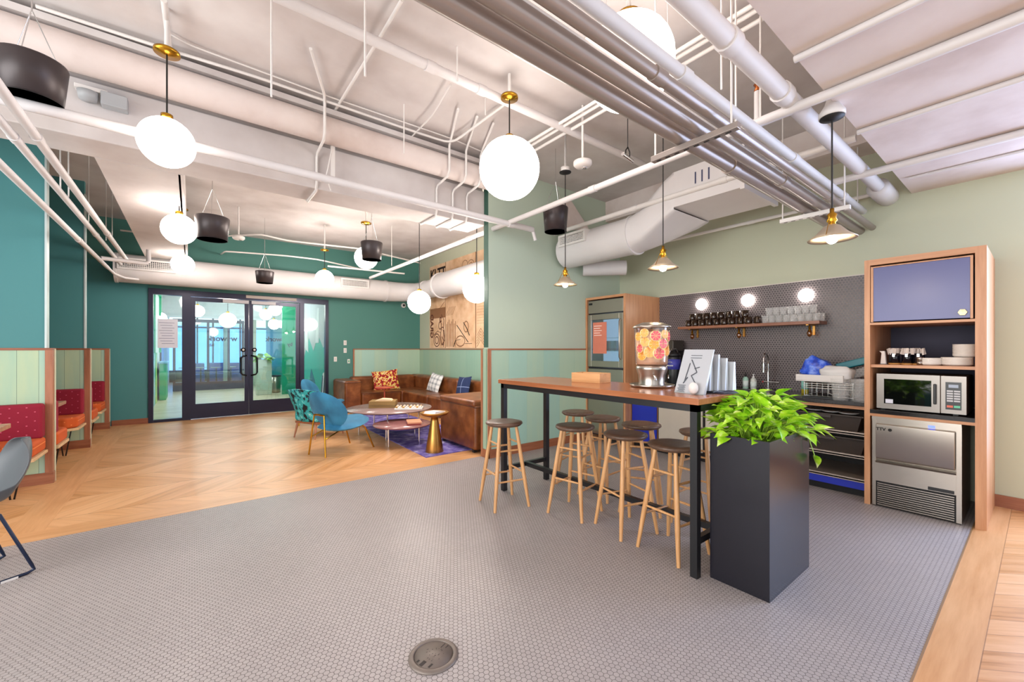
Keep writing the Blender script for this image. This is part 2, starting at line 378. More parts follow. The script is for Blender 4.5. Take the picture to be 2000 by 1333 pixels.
# lounge: wainscot on two walls
struct('wainscot_lounge', bx(XM-.015, XM, YW+.14, YN, 0, 1.385), M_SEAY)
struct('wainscot_north', bx(3.14, XM, YN-.015, YN, 0, 1.385), M_SEA)
struct('trim_11', bx(XM-.03, XM, YW+.14, YN, 1.385, 1.405), M_WALNUTY)
struct('trim_12', bx(3.11, XM, YN-.03, YN, 1.385, 1.405), M_WALNUT)
struct('trim_13', bx(3.11, 3.14, YN-.03, YN, 0, 1.385), M_WALNUTZ)
struct('baseboard_north', MB().box(-1.15, -.65, YN-.03, YN-.001, 0, .1).box(2.54, 3.11, YN-.02, YN-.001, 0, .1), M_WALNUT)
# booth fins along the west side
for i, (fy, tl) in enumerate(((6.36, M_TEAL), (8.33, M_TEAL), (10.06, None))):
    if tl: struct('wall_fin', bx(XL, XF-.055, fy+.01, fy+.09, 0, ZC), tl)
    struct('wainscot_fin', bx(XL, XF-.04, fy-.006, fy+.1, .115, 1.385), M_SEAF)
    struct('trim_%d' % (14+4*i), bx(XL, XF, fy-.012, fy+.112, 1.385, 1.41), M_WALNUT)
    struct('trim_%d' % (15+4*i), bx(XF-.055, XF, fy-.014, fy+.05, .115, 1.386), M_WALNUTZ)
    struct('trim_%d' % (16+4*i), bx(XF-.05, XF+.004, fy+.05, fy+.1, 0, 1.4), M('pale_strip', '#c9cdb4', .5))
    struct('baseboard_%s' % ('first_fin', 'second_fin', 'third_fin')[i], bx(XL, XF+.008, fy-.024, fy+.05, 0, .115), M_WALNUT)
    if tl: struct('trim_%d' % (17+4*i), bx(XF-.06, XF-.045, fy+.002, fy+.1, 1.41, 3.6), M('steel_corner', '#c5d3d3', .4, .2))

# ---- storefront with double door
st = MB()
for a, b in ((-.65, -.58), (-.155, -.02), (1.93, 2.02), (2.47, 2.54)): st.box(a, b, YN-.04, YN+.08, 0, 2.44)
st.box(-.65, 2.54, YN-.04, YN+.08, 2.44, 2.55).box(-.58, -.155, YN-.03, YN+.07, 0, .05).box(2.02, 2.47, YN-.03, YN+.07, 0, .05)
struct('trim_26', st, M_FRAME)
struct('window_5', bx(-.58, -.155, YN+.02, YN+.028, .05, 2.44), M_PANE)
struct('window_6', bx(2.02, 2.47, YN+.02, YN+.028, .05, 2.44), M_PANE)
M_HANDLE = M('handle_black', '#15151a', .3, .5)
for i, (x0, x1, hx) in enumerate(((-.02, .953, .905), (.957, 1.93, 1.005))):
    sg = 1-2*i
    d = MB().box(x0, x0+.075, YN-.005, YN+.04, .3, 2.35).box(x1-.075, x1, YN-.005, YN+.04, .3, 2.35).box(x0, x1, YN-.005, YN+.04, .01, .3).box(x0, x1, YN-.005, YN+.04, 2.35, 2.43)
    dr = struct('door_%d' % (i+1), d, M_FRAME)
    build('glass', bx(x0+.07, x1-.07, YN+.015, YN+.022, .29, 2.36), M_PANE, dr)
    build('handle', MB().tube([(hx, YN, .84), (hx, YN-.05, .84), (hx-.07*sg, YN-.065, .86), (hx-.095*sg, YN-.065, .9), (hx-.095*sg, YN-.065, 1.2), (hx-.07*sg, YN-.065, 1.24), (hx, YN-.05, 1.26), (hx, YN, 1.26)], .017), M_HANDLE, dr)
    build('lock', MB().lathe([(.0, -.02), (.045, -.02), (.045, 0)], 20, (hx-.05*sg, YN, 1.38), axis='Y'), M_HANDLE, dr)
    build('lock_plate', MB().lathe([(0, -.024), (.022, -.024), (.022, -.018)], 16, (hx-.05*sg, YN, 1.38), axis='Y'), M_WHITE, dr)
    x = (.5, 1.0)[i]
    build('closer', bx(x, x+.45, YN-.05, YN-.005, 2.355, 2.42), M('closer_grey', '#b9b4b8', .4), dr)
build('door_sign', bx(.9, 1.86, YN-.06, YN-.042, 2.475, 2.535), M('dull_header_plate', '#b5a9a0', .5), label='pale strip plate mounted above the glass double door', cat='plate')
M_DECAL = M('decal_navy', '#13233c', .5, vary=0)
lt = thing('door_lettering', 'dark mirrored lettering on the left glass door of the entrance', 'lettering')
text('line', 'wework', .15, (.5, YN+.032, 1.61), (R(90), 0, R(180)), M_DECAL, lt)
text('line', 'labs', .08, (.3, YN+.032, 1.48), (R(90), 0, R(180)), M_DECAL, lt)
lt = thing('door_lettering', 'dark mirrored lettering on the right glass door of the entrance', 'lettering')
text('line', 'work', .14, (1.42, YN+.032, 1.61), (R(90), 0, R(180)), M_DECAL, lt)
text('line', 'by', .11, (1.74, YN+.032, 1.5), (R(90), 0, R(180)), M_DECAL, lt)
nt = thing('paper_notice', 'white printed notice taped on the glass left of the double door', 'notice')
build('sheet', bx(-.52, -.22, YN+.006, YN+.012, 1.42, 1.98), M('paper', '#dfe2ee', .7, vary=.01), nt)
m = MB()
for k in range(9): m.box(-.5+.02*(k % 3), -.27-.03*(k % 2), YN+.003, YN+.006, 1.9-k*.05, 1.908-k*.05)
build('print', m, M('print_grey', '#8188a5', .7), nt)

# ================================================================ LOBBY BEYOND THE DOOR
struct('floor_lobby', bx(-3, 6, YN+.001, 22.5, -.05, -.001), M_mottled('lobby_floor', 2.2, [(.3, '#c4b094'), (.6, '#dccbb2')], .3, 3, mult=(.5, 3, 1), interp='LINEAR'))
struct('ceiling_lobby', bx(-3, 6, YN+.15, 22.5, 3.3, 3.4), M_CEIL)
M_LG = M('lobby_green', '#12a078', .5, vary=.02); M_LW = M('lobby_white', '#d5dcd8', .6)
struct('wall_lobby_west', bx(-.85, -.75, YN+.15, 22.5, 0, 3.3), M_LW)
struct('wall_lobby_east', bx(2.641, 2.75, YN+.15, 15.0, 0, 3.3), M_LG)
struct('wall_lobby_east', MB().box(2.2, 2.64, 14.4, 14.5, 0, 3.3).box(2.75, 2.85, 15.0, 22.5, 0, 3.3), M_LG)
struct('wall_lobby_north', MB().box(-3, 6, 22.4, 22.5, 2.9, 3.4).box(-3, -.9, 22.4, 22.5, 0, 3.3).box(3.2, 6, 22.4, 22.5, 0, 3.3), M('lobby_grey', '#a9adb0', .6))
struct('window_7', MB().box(-.9, 3.2, 22.42, 22.44, .5, 2.4), M_emit('daylight_window', '#6fa8ff', 1.6))
m = MB()
for x in (-.9, .15, .7, 1.2, 1.7, 2.25, 3.14): m.box(x, x+.06, 22.37, 22.42, .5, 2.9)
m.box(-.9, 3.2, 22.36, 22.42, 0, .5).box(-.9, 3.2, 22.36, 22.42, 2.3, 2.36)
struct('trim_27', m, M_FRAME)
# second glazed screen across the lobby
m = MB()
for x in (-.5, .4, .98, 1.4): m.box(x, x+.07, 17.5, 17.58, .28, 2.3)
m.box(-.5, 1.47, 17.5, 17.58, 0, .28).box(-.5, 1.47, 17.5, 17.58, 2.3, 2.4)
struct('trim_28', m, M_FRAME)
struct('window_8', bx(-.45, 1.45, 17.54, 17.544, .28, 2.3), M_PANE)
struct('wall_lobby_screen', MB().box(1.47, 1.62, 17.45, 17.6, 0, 3.3).box(.9, 1.02, 18.2, 18.4, 0, 3.3).box(-.75, 2.8, 17.45, 17.6, 2.45, 3.3), M('lobby_column_paint', '#cfced8', .6))
struct('wall_lobby_inner', MB().box(1.62, 1.95, 18.5, 18.6, 0, 2.6), M('lobby_cream', '#c9cbb9', .6))
bl = M('blue_upholstery', '#2352c8', .5)
for k, (x, y) in enumerate(((.1, 19.6), (.75, 19.9), (1.3, 19.4))):
    t = thing('lobby_sofa', ('blue sofa far beyond the left door, leftmost', 'blue sofa far beyond the left door, middle one', 'blue sofa far beyond the left door, by the column')[k], 'sofa', (x, y, 0))
    build('seat', bx(-.28, .28, -.4, .4, 0, .45), bl, t, bevel=.03); build('backrest', bx(-.28, .28, .3, .45, .45, .85), bl, t, bevel=.03)
for k in range(4):
    t = thing('lobby_table', ('small white round table beyond the left door, leftmost', 'small white round table beyond the left door, second', 'small white round table beyond the left door, third', 'small white round table beyond the left door by the frame')[k], 'table', (-.2+.45*k, 18.5+.2*(k % 2), 0))
    build('table_top', MB().lathe([(0, .72), (.17, .72), (.17, .74), (0, .74)], 20), M_WHITE, t); build('pole', MB().tube([(0, 0, 0), (0, 0, .72)], .02, 8), M_FRAME, t)
# mural on the lobby's right side
mur = build('painted_mural', bx(2.62, 2.64, YN+.2, 14.4, 0, 3.25), M('mural_teal', '#22a9a2', .6), label='teal and grey abstract mural on lobby wall right of the doors', cat='mural')
def patch(pts, mat, x=2.615, par=mur): build('painted_shape', MB().prism([(14.2-a*3.6, b*2.6) for a, b in pts], x, 2.62), mat, par)
patch([(0, .5), (0, 1.24), (1, 1.24), (1, .66), (.85, .55), (.7, .68), (.55, .52), (.4, .66), (.22, .44)], M('mural_grey', '#b5b4c2', .6))
patch([(.35, 0), (.48, .33), (.6, .2), (.7, 0)], M('mural_blue', '#1f6d8c', .6), 2.612)
patch([(0, .3), (.0, .52), (.16, .4), (.1, .25)], M('mural_slate', '#4a6d9b', .6), 2.61)
patch([(.25, .55), (.3, .8), (.36, .8), (.38, .5)], M('mural_light', '#d3d2dc', .6), 2.611); patch([(.62, .6), (.68, .95), (.74, .95), (.72, .6)], M('mural_light', '#d3d2dc', .6), 2.611)
patch([(.75, 0), (.84, .3), (1, .36), (1, 0)], M('mural_white', '#e4e5ec', .6), 2.612)
for k in range(4): patch([(.77+k*.06, 0), (.83+k*.05, .28), (.85+k*.05, .28), (.8+k*.06, 0)], M('mural_stripe', '#25356b', .6), 2.608)
# pale stripes and green panel on the lobby's left wall
gp = build('wall_painting', bx(-.75, -.735, 10.6, 14.5, 0, 1.3), M_LG, label='green and pale painted panel low on the lobby left wall', cat='mural')
for k in range(5): build('painted_shape', MB().prism([(10.8+k*.75, .0), (11.0+k*.75, 1.1-.1*(k % 2)), (11.25+k*.75, 1.3), (11.4+k*.75, 0)], -.735, -.73), M('panel_pale', '#a9cfd8', .5) if k % 2 else M('panel_lime', '#b9cf7a', .5), gp)
fr_ = MB()
for y in (13.2, 15.6): fr_.box(-.75, -.7, y, y+.08, 1.3, 3.0)
fr_.box(-.75, -.7, 13.2, 15.6, 2.9, 3.0); struct('trim_29', fr_, M_LG)
struct('door_3', MB().box(-.75, -.71, 15.9, 17.2, 0, 2.5), M_FRAME)
ds = thing('reception_desk', 'small green reception counter seen through the left side window', 'desk', (-.5, 15.2, 0))
build('body', bx(-.2, -.06, -.5, .5, 0, 1.0), M('desk_green', '#1ba06d', .5), ds, bevel=.01); build('top', bx(-.22, -.02, -.53, .53, 1.0, 1.05), M('desk_top', '#7db4d8', .3), ds, bevel=.005)
# planter box, bin
pb = thing('planter_box', 'pale grey upright planter box with leafy plant inside the lobby', 'planter', (1.74, 14.7, 0))
build('box', bx(-.2, .2, -.16, .16, 0, 1.08), M('planter_pale', '#bfc4b4', .5), pb, bevel=.01)
def leaf_blob(mb, c, rr, n, size, seed=1, flat=.5):
    rnd = random.Random(seed)
    for i in range(n):
        a = rnd.uniform(0, 2*math.pi); el = rnd.uniform(.05, 1.4); d = rr*rnd.uniform(.35, 1)
        p = Vector(c)+Vector((math.cos(a)*math.cos(el)*d, math.sin(a)*math.cos(el)*d, math.sin(el)*d*flat))
        leaf(mb, p, a+rnd.uniform(-.6, .6), rnd.uniform(-.5, .8), size*rnd.uniform(.7, 1.25), rnd)
def leaf(mb, p, yaw, pitch, L, rnd, wr=.36):
    n = 6; M4 = Matrix.Translation(p) @ Matrix.Rotation(yaw, 4, 'Z') @ Matrix.Rotation(-pitch, 4, 'Y') @ Matrix.Rotation(rnd.uniform(-.6, .6), 4, 'X')
    vs = []; droop = rnd.uniform(.1, .5)
    for i in range(n+1):
        t = i/n; wd = L*wr*math.sin(math.pi*min(1, t**.75))*(1-.25*t); x = L*t; z = -droop*L*t*t
        vs += [M4 @ Vector((x, -wd, z+.25*wd)), M4 @ Vector((x, 0, z)), M4 @ Vector((x, wd, z+.25*wd))]
    mb.add(vs, [(i*3+k, i*3+k+1, i*3+k+4, i*3+k+3) for i in range(n) for k in range(2)], True)
m = MB(); leaf_blob(m, (0, 0, 1.06), .26, 40, .2, 3)
build('foliage', m, M_mottled('leaf_green', 9, [(.3, '#5c9a1d'), (.6, '#8fc63a')], .45, interp='LINEAR'), pb)
bn = thing('litter_bin', 'round brushed steel bin on the lobby floor', 'bin', (2.12, 15.2, 0))
build('body', MB().lathe([(.14, 0), (.15, .02), (.17, .52)], 24), M_STEEL, bn)
build('rim', MB().lathe([(.17, .52), (.175, .525), (.175, .55), (.14, .55), (.14, .5)], 24), M_BLACK, bn)
hg = thing('lobby_figure', 'grey figure with dark cap by the green lobby wall', 'figure', (2.42, 14.9, 0))  # mural-like figure, modelled as an added coat and cap on a pole
build('pole', MB().tube([(0, 0, 0), (0, 0, 1.85)], .02), M_BLACK, hg)
build('coat', MB().lathe([(.05, 1.1), (.16, 1.15), (.17, 1.4), (.13, 1.6), (.05, 1.66)], 16, sy=.6), M('coat_grey', '#7d7aa6', .8), hg, sub=1)
build('scarf', MB().prism([(-.1, .35), (.02, .3), (.08, 1.1), (-.02, 1.15)], -.05, -.02, 'Y'), M_LW, hg)
build('cap', MB().lathe([(.22, 1.66), (.18, 1.69), (.12, 1.78), (.02, 1.81)], 16), M('cap_dark', '#252a3e', .8), hg)
# lobby globes and tube lights
for k, (x, y) in enumerate(((0.2, 12.3), (1.5, 12.9), (.4, 15.5), (1.7, 16.0), (.8, 19.5))):
    tl_ = thing('tube_light', ('white tube light on the lobby ceiling nearest the left door', 'white tube light on the lobby ceiling nearest the right door', 'white tube light on the lobby ceiling in the second row, left', 'white tube light on the lobby ceiling in the second row, right', 'white tube light in the blue room beyond the lobby')[k], 'ceiling light', (x, y, 3.2))
    build('tube', bx(-.6, .6, -.05, .05, -.03, 0), M_emit('lobby_tube', '#f4f8ff', 34), tl_); build('housing', bx(-.62, .62, -.06, .06, 0, .1), M_WHITE, tl_)
def globe(name, label, p, r, ztop, group=None, canopy=True):
    t = thing(name, label, 'pendant lamp', p, 0, group)
    build('globe', MB().ball((0, 0, 0), r, seg=32, rings=20), M_GLOBEB if r > .25 or p[1] < 4 else M_GLOBEC if p[0] > .5 and p[1] < 10 else M_GLOBE, t)
    build('fitter', MB().lathe([(.035, r*.97), (.035, r+.03), (.01, r+.04)], 14), M_BRASS, t)
    build('cord', MB().tube([(0, 0, r+.03), (0, 0, ztop-p[2])], .006, 6), M_CORD, t)
    if canopy: build('canopy', MB().lathe([(.0, ztop-p[2]-.03), (.075, ztop-p[2]-.02), (.075, ztop-p[2]), (0, ztop-p[2])], 24), M_BRASS, t)
    return t
for (u, v, d, lab) in ((445, 626, 10.6, 'opal globe lamp behind the left entrance door, biggest in the lobby'), (537, 606, 12.2, 'opal globe lamp high behind the right entrance door'),
                       (519, 615, 13.2, 'opal globe lamp just left of the high lobby globe'), (535, 634, 14.0, 'small opal globe lamp low behind the right entrance door'),
                       (549, 632, 15.6, 'small opal globe lamp nearest the green lobby wall'), (386, 608, 12.0, 'opal globe lamp behind the left edge of the left door'),
                       (312, 622, 12.0, 'opal globe lamp behind the left side window')):
    p = atD(u, v, d); globe('globe_pendant', lab, p, .17 if d > 11 else .19, 3.3, 'lobby globe lamps')

# ================================================================ CEILING SERVICES
def pipe(name, label, a, b, r, mat=M_WHITE, couplings=(), cat='pipe', group=None, seg=14, bend=None):
    pts = [a]+(bend or [])+[b]
    o = build(name, MB().tube(pts, r, seg), mat, label=label, cat=cat, group=group)
    for c in couplings:
        d = (Vector(b)-Vector(a)).normalized(); p = Vector(a).lerp(Vector(b), c)
        build('coupling', MB().tube([p-d*.04, p+d*.04], r*1.18, seg), mat, o)
    return o
# four glossy pipes on hangers, running to the kitchen wall
XA, XB = -1.5, XK
pipe('ceiling_pipe', 'lowest glossy grey-brown pipe of the bundle, farthest from the slab', (XA, 1.325, 2.66), (XB, 1.325, 2.66), .047, M_PIPEBLUE, (.62,))
pipe('ceiling_pipe', 'second glossy grey-brown pipe of the bundle', (XA, 1.21, 2.665), (XB, 1.21, 2.665), .039, M_PIPEBLUE, (.7,))
pipe('ceiling_pipe', 'slim glossy pipe of the bundle beside the big lagged one', (XA, 1.11, 2.68), (XB, 1.11, 2.68), .03, M_PIPEBLUE, (.45, .8))
pipe('ceiling_pipe', 'pale pipe riding above the hanger rails of the bundle', (XA, 1.185, 2.87), (XB, 1.185, 2.87), .033, M_DUCT, (.5, .72, .9))
pipe('ceiling_pipe', 'thin white pipe between the bundle and the ceiling', (XA, 1.42, 2.95), (XB, 1.42, 2.95), .012, M_WHITE)
bp = pipe('drain_pipe', 'big white pipe near the slab edge with a fat end collar at the wall', (1.0, .985, 2.97), (XB, .985, 2.97), .052, M_DUCT, (.25, .4))
build('end_collar', MB().tube([(5.22, .985, 2.96), (5.24, .985, 2.96), (5.6, .985, 2.96), (XB, .985, 2.96)], [.05, .09, .09, .085], 18), M_DUCT, bp)
M_UNI = M('unistrut_steel', '#a89e98', .35, .7, vary=.05)
for k, (x, lab) in enumerate(((2.29, 'slotted steel hanger rail under the pipe bundle, nearest the camera'), (4.34, 'slotted white hanger rail under the pipe bundle near the kitchen wall'))):
    h = thing('hanger_rail', lab, 'hanger', (x, 0, 2.59))
    build('channel', MB().box(-.02, .02, .99, 1.51, -.02, .015), (M_UNI, M_WHITE)[k], h, bevel=.003)
    s_ = MB()
    for q in range(8): s_.box(-.006, .006, 1.03+q*.06, 1.06+q*.06, -.0212, -.0198)
    build('slots', s_, M_DARK, h)
    for y in (1.03, 1.49): build('rod', MB().tube([(0, y, 0), (0, y, ZC-2.59)], .006, 6), M_WHITE, h)
# sprinkler mains
W1Y, W1Z = 2.93, 3.6
pipe('sprinkler_pipe', 'long white sprinkler main high across the ceiling toward the middle globe', (-1.0, W1Y, W1Z), (4.25, W1Y, W1Z), .036, M_DUCT, (.25, .47, .56))
W2Z = 2.95
p2 = pipe('sprinkler_pipe', 'white pipe running from the lounge corner over the short wall toward the bundle', (3.07, .9, W2Z), (3.07, 9.0, W2Z), .03, M_DUCT, (.22, .5))
pipe('sprinkler_pipe', 'long white pipe hung in front of the ceiling beam from the left', (-1.6, 3.94, W2Z), (3.45, 4.02, W2Z-.02), .036, M_DUCT, (.3, .93))
pipe('sprinkler_pipe', 'short white branch pipe dropping to the corner speaker', (3.45, 4.02, W2Z-.02), (3.5, 4.02, 2.8), .022, M_DUCT)
# round duct-like conduit along the beam and its ledge
pipe('air_duct', 'long round duct tucked above the beam, dull pinkish grey', (XL, 4.28, 3.53), (3.2, 4.28, 3.53), .125, M_CEIL2, seg=24, cat='duct')
def zp(u, v, z): return tuple(onZ(u, v, z))
def conduit(label, pix, z, r=.012, mat=M_WHITE, name='conduit'):
    zs = z if isinstance(z, (list, tuple)) else [z]*len(pix)
    pts = [Vector(zp(u, v, zz)) for (u, v), zz in zip(pix, zs)]
    sm = [pts[0]]
    for i in range(1, len(pts)-1):
        a, b, c = pts[i-1], pts[i], pts[i+1]; k = min(.3, .12/max((a-b).length, .01)), min(.3, .12/max((c-b).length, .01))
        sm += [b.lerp(a, k[0]), b.lerp(a, k[0]*.4).lerp(b.lerp(c, k[1]*.4), .5), b.lerp(c, k[1])]
    sm.append(pts[-1])
    return build(name, MB().tube(sm, r, 8), mat, label=label, cat='conduit')
conduit('curving thin conduit from the far left ceiling bending toward the middle globe', [(70, 12), (300, 88), (500, 150), (800, 254), (870, 277), (890, 275), (985, 205)], 3.72, .013)
conduit('straight thin conduit beside the curving one on the main ceiling', [(330, 65), (370, 88), (640, 188), (880, 270), (945, 298)], 3.75, .007)
conduit('conduit crossing the main ceiling down over the beam face', [(785, 0), (735, 85), (655, 215)], 3.74, .013)
conduit('white conduit above the biggest left globe, running up out of view', [(320, 0), (330, 88), (341, 150), (346, 235)], 3.7, .018)
conduit('thin rod-like conduit slanting past the pipe end by the middle globe', [(765, 308), (845, 225), (880, 165)], 3.72, .008)
for x, lab in ((.98, 'bent conduit wrapping the beam beside the perforated strut'), (2.3, 'bent conduit wrapping the beam, first of the trio by the short wall'), (2.52, 'bent conduit wrapping the beam, middle of the trio by the short wall'), (2.72, 'bent conduit wrapping the beam, last of the trio by the short wall')):
    q = [(x-.25, 3.5, 3.74), (x-.02, 4.05, 3.74), (x, 4.12, 3.7), (x, 4.12, 3.42), (x, 4.16, 3.37), (x, 4.4, 3.34), (x, 4.43, 3.3), (x, 4.43, 3.05), (x, 4.46, 2.985), (x, 4.85, 2.985), (x, 4.9, 3.03), (x, 4.9, 3.3)]
    build('conduit', MB().tube(q, .013, 8), M_WHITE, label=lab, cat='conduit')
conduit('conduit run along the lounge ceiling between the far pendants', [(235, 450), (320, 460), (425, 462), (510, 458), (560, 470), (720, 488)], 3.3, .014)
conduit('arched conduit above the door-wall duct', [(430, 498), (432, 497), (440, 491), (560, 500), (620, 507), (715, 528)], [3.78, 3.3, 3.25, 3.25, 3.25, 3.25], .014)
conduit('white pipe under the far lounge ceiling ending near the duct', [(640, 520), (790, 535)], 3.1, .018)
conduit('upper white pipe crossing the dark corner of the lounge', [(745, 496), (820, 514)], 3.5, .018)
for k, (a, b, c) in enumerate(((1185, 185, 0), (1225, 190, 0), (1232, 203, 0))):
    pass
for lab, u0, v0, x in (('upper of the three parallel conduits beyond the middle globe', 1185, 185, 0), ('middle of the three parallel conduits beyond the middle globe', 1178, 200, 0), ('lower of the three parallel conduits beyond the middle globe', 1190, 210, 0)):
    p = onZ(u0, v0, 3.6); pipe('conduit', lab, (p.x, .85, 3.6), (p.x, 4.4, 3.6), .016, M_WHITE, cat='conduit')
p = onZ(1290, 335, 3.35)
pipe('conduit', 'white conduit running above the kitchen lamps to the ceiling slab', (4.1, .9, 3.05), (4.1, 4.3, 3.05), .028, M_WHITE, (.3, .6), cat='conduit')
pipe('conduit', 'thin conduit by the kitchen wall below its ledge', (5.5, 1.0, 2.98), (5.5, 4.1, 2.98), .02, M_WHITE, (.4,), cat='conduit')
# surface conduits under the slab
for lab, x, y1, r in (('surface conduit on the slab farthest from the kitchen wall', 2.52, .81, .018), ('thick white pipe under the slab crossing the pipe bundle', 3.0, 1.5, .03),
                      ('surface conduit on the slab turned up at its edge', 3.72, .81, .018), ('white pipe low under the slab near the kitchen wall', 4.62, 1.25, .03), ('thin surface conduit on the slab next to the kitchen wall', 5.1, .75, .012)):
    pipe('slab_conduit', lab, (x, YS+.05, 2.95-r), (x, y1, 2.95-r), r, M_DUCT, cat='conduit')
# left bundle of conduits dropping to the duct
for lab, x, z, r, yb in (('lowest white pipe of the left bundle by the teal booth wall', -1.0, 2.62, .026, 8.6), ('middle white pipe of the left bundle by the teal booth wall', -.93, 2.8, .026, 9.3), ('upper white pipe of the left bundle by the teal booth wall', -.83, 2.83, .028, 9.3)):
    pipe('wall_pipe', lab, (x, 2.0, z), (x, yb, z), r, M_DUCT, (.3, .7))
pipe('wall_pipe', 'bent white pipe between the left bundle and the duct end', (-1.0, 8.6, 2.62), (-.75, 9.75, 2.62), .02, M_DUCT, bend=[Vector((-.98, 9.1, 2.6)), Vector((-.9, 9.5, 2.6))])
pipe('wall_pipe', 'short capped white elbow pipe beside the left bundle', (-1.0, 8.0, 2.66), (-.52, 8.3, 2.9), .028, M_DUCT, bend=[Vector((-.55, 8.25, 2.68)), Vector((-.52, 8.3, 2.72))])
# ducts
def grille(par, c, along, w, h, mat=M_WHITE, out=Vector((0, -1, 0))):
    """frame, dark slot field and slats on a duct; along = unit vector of its length"""
    up = along.cross(out).normalized(); up = up if up.z > 0 else -up
    def pl(mb, a0, a1, b0, b1, d0, d1):
        vs = [c+along*a+up*b+out*d for d in (d0, d1) for a, b in ((a0, b0), (a1, b0), (a1, b1), (a0, b1))]
        mb.add(vs, [(3, 2, 1, 0), (4, 5, 6, 7), (0, 1, 5, 4), (1, 2, 6, 5), (2, 3, 7, 6), (3, 0, 4, 7)])
    f = MB(); t = .03
    pl(f, -w/2, w/2, h/2-t, h/2, -.12, .02); pl(f, -w/2, w/2, -h/2, -h/2+t, -.12, .02); pl(f, -w/2, -w/2+t, -h/2+t, h/2-t, -.12, .02); pl(f, w/2-t, w/2, -h/2+t, h/2-t, -.12, .02)
    build('grille_frame', f, mat, par)
    b = MB(); pl(b, -w/2+t, w/2-t, -h/2+t, h/2-t, -.03, -.012); build('grille_dark', b, M('grille_shadow', '#4d5056', .8), par)
    s = MB(); n = int(w/.03)
    for i in range(n): a = -w/2+t+(w-2*t)*(i+.5)/n; pl(s, a-.004, a+.004, -h/2+t, h/2-t, -.012, .012)
    for i in range(1, 5): z = -h/2+t+(h-2*t)*i/5; pl(s, -w/2+t, w/2-t, z-.004, z+.004, -.01, .014)
    build('grille_slats', s, mat, par)
YD, ZD = 9.92, 2.82
dt = thing('air_duct', 'big round white duct above the entrance doors, turning the lounge corner', 'duct')
build('tube', MB().tube([(-1.05, YD, ZD), (3.7, YD, ZD), (4.0, YD-.02, ZD), (4.25, YD-.12, ZD), (4.42, YD-.3, ZD), (4.47, YD-.6, ZD), (4.46, 8.45, ZD)], [.25, .25, .24, .23, .22, .21, .21], 32), M_DUCT, dt)
for x in (-1.04, 3.75): build('band', MB().tube([(x-.02, YD, ZD), (x+.02, YD, ZD)], .262, 32), M_DUCT, dt)
build('band', MB().tube([(4.46, 9.1, ZD), (4.46, 9.15, ZD)], .225, 32), M_DUCT, dt)
grille(dt, Vector((-.62, YD-.26, ZD+.05)), Vector((1, 0, 0)), .78, .2)
grille(dt, Vector((2.95, YD-.26, ZD+.08)), Vector((1, 0, 0)), .62, .19)
d2 = thing('air_duct', 'wide round white duct crossing in front of the map wall panel', 'duct')
build('tube', MB().tube([(4.42, 8.5, ZD), (4.42, 8.3, ZD), (4.42, 4.5, ZD)], [.21, .27, .27], 32), M_DUCT, d2)
build('band', MB().tube([(4.42, 8.24, ZD), (4.42, 8.3, ZD)], .29, 32), M_DUCT, d2)
d3 = thing('air_duct', 'round white duct in the kitchen corner rising into a square box', 'duct')
KX, KZ = 4.34, 2.81
build('tube', MB().tube([(KX, 4.28, KZ), (KX, 3.1, KZ)], .23, 32), M_DUCT, d3)
build('band', MB().tube([(KX, 3.08, KZ), (KX, 3.12, KZ)], .245, 32), M_DUCT, d3)
# round to square transition
m = MB(); seg = 32; ring = lambda y, cx, cz, hw, hh, f: [(cx+((1-f)*.23*math.cos(a)+f*hw*max(-1, min(1, 1.42*math.cos(a)))), y, cz+((1-f)*.23*math.sin(a)+f*hh*max(-1, min(1, 1.42*math.sin(a))))) for a in [2*math.pi*k/seg for k in range(seg)]]
rs = [ring(3.1, KX, KZ, .3, .2, 0), ring(2.9, KX+.03, KZ+.05, .32, .2, .3), ring(2.55, KX+.12, KZ+.24, .36, .2, 1), ring(2.45, KX+.15, KZ+.3, .38, .2, 1)]
m.add([v for r_ in rs for v in r_], [(i*seg+k, i*seg+(k+1) % seg, (i+1)*seg+(k+1) % seg, (i+1)*seg+k) for i in range(3) for k in range(seg)], True)
build('transition', m, M_DUCT, d3)
build('square_box', bx(KX-.23, KX+.53, 1.75, 2.47, KZ+.12, KZ+.5), M_DUCT, d3, bevel=.006)
build('box_flange', bx(KX-.25, KX+.55, 1.72, 1.76, KZ+.1, KZ+.52), M_DUCT, d3)
grille(d3, Vector((KX-.24, 3.95, KZ+.1)), Vector((0, 1, 0)), .5, .16, out=Vector((-1, 0, 0)))
m = MB()
for k in range(3): m.box(KX-.232, KX-.23, 2.2-k*.07, 2.215-k*.07, KZ+.3, KZ+.42)
build('stencil_marks', m, M('ink', '#3d4260', .7), d3)
pipe('air_duct', 'short white round duct stub passing into the kitchen corner wall', (4.7, 4.3, 2.62), (5.15, 3.85, 2.62), .11, M_DUCT, cat='duct', seg=24)
# angled steel plate brace in the corner
_q = [onY(a, b, 4.25) for a, b in ((1112, 390), (1148, 447), (1102, 452), (1090, 400))]
struct('ceiling_bracket', MB().prism([(p.x, p.z) for p in _q], 4.23, 4.25, 'Y'), M_CEIL2)
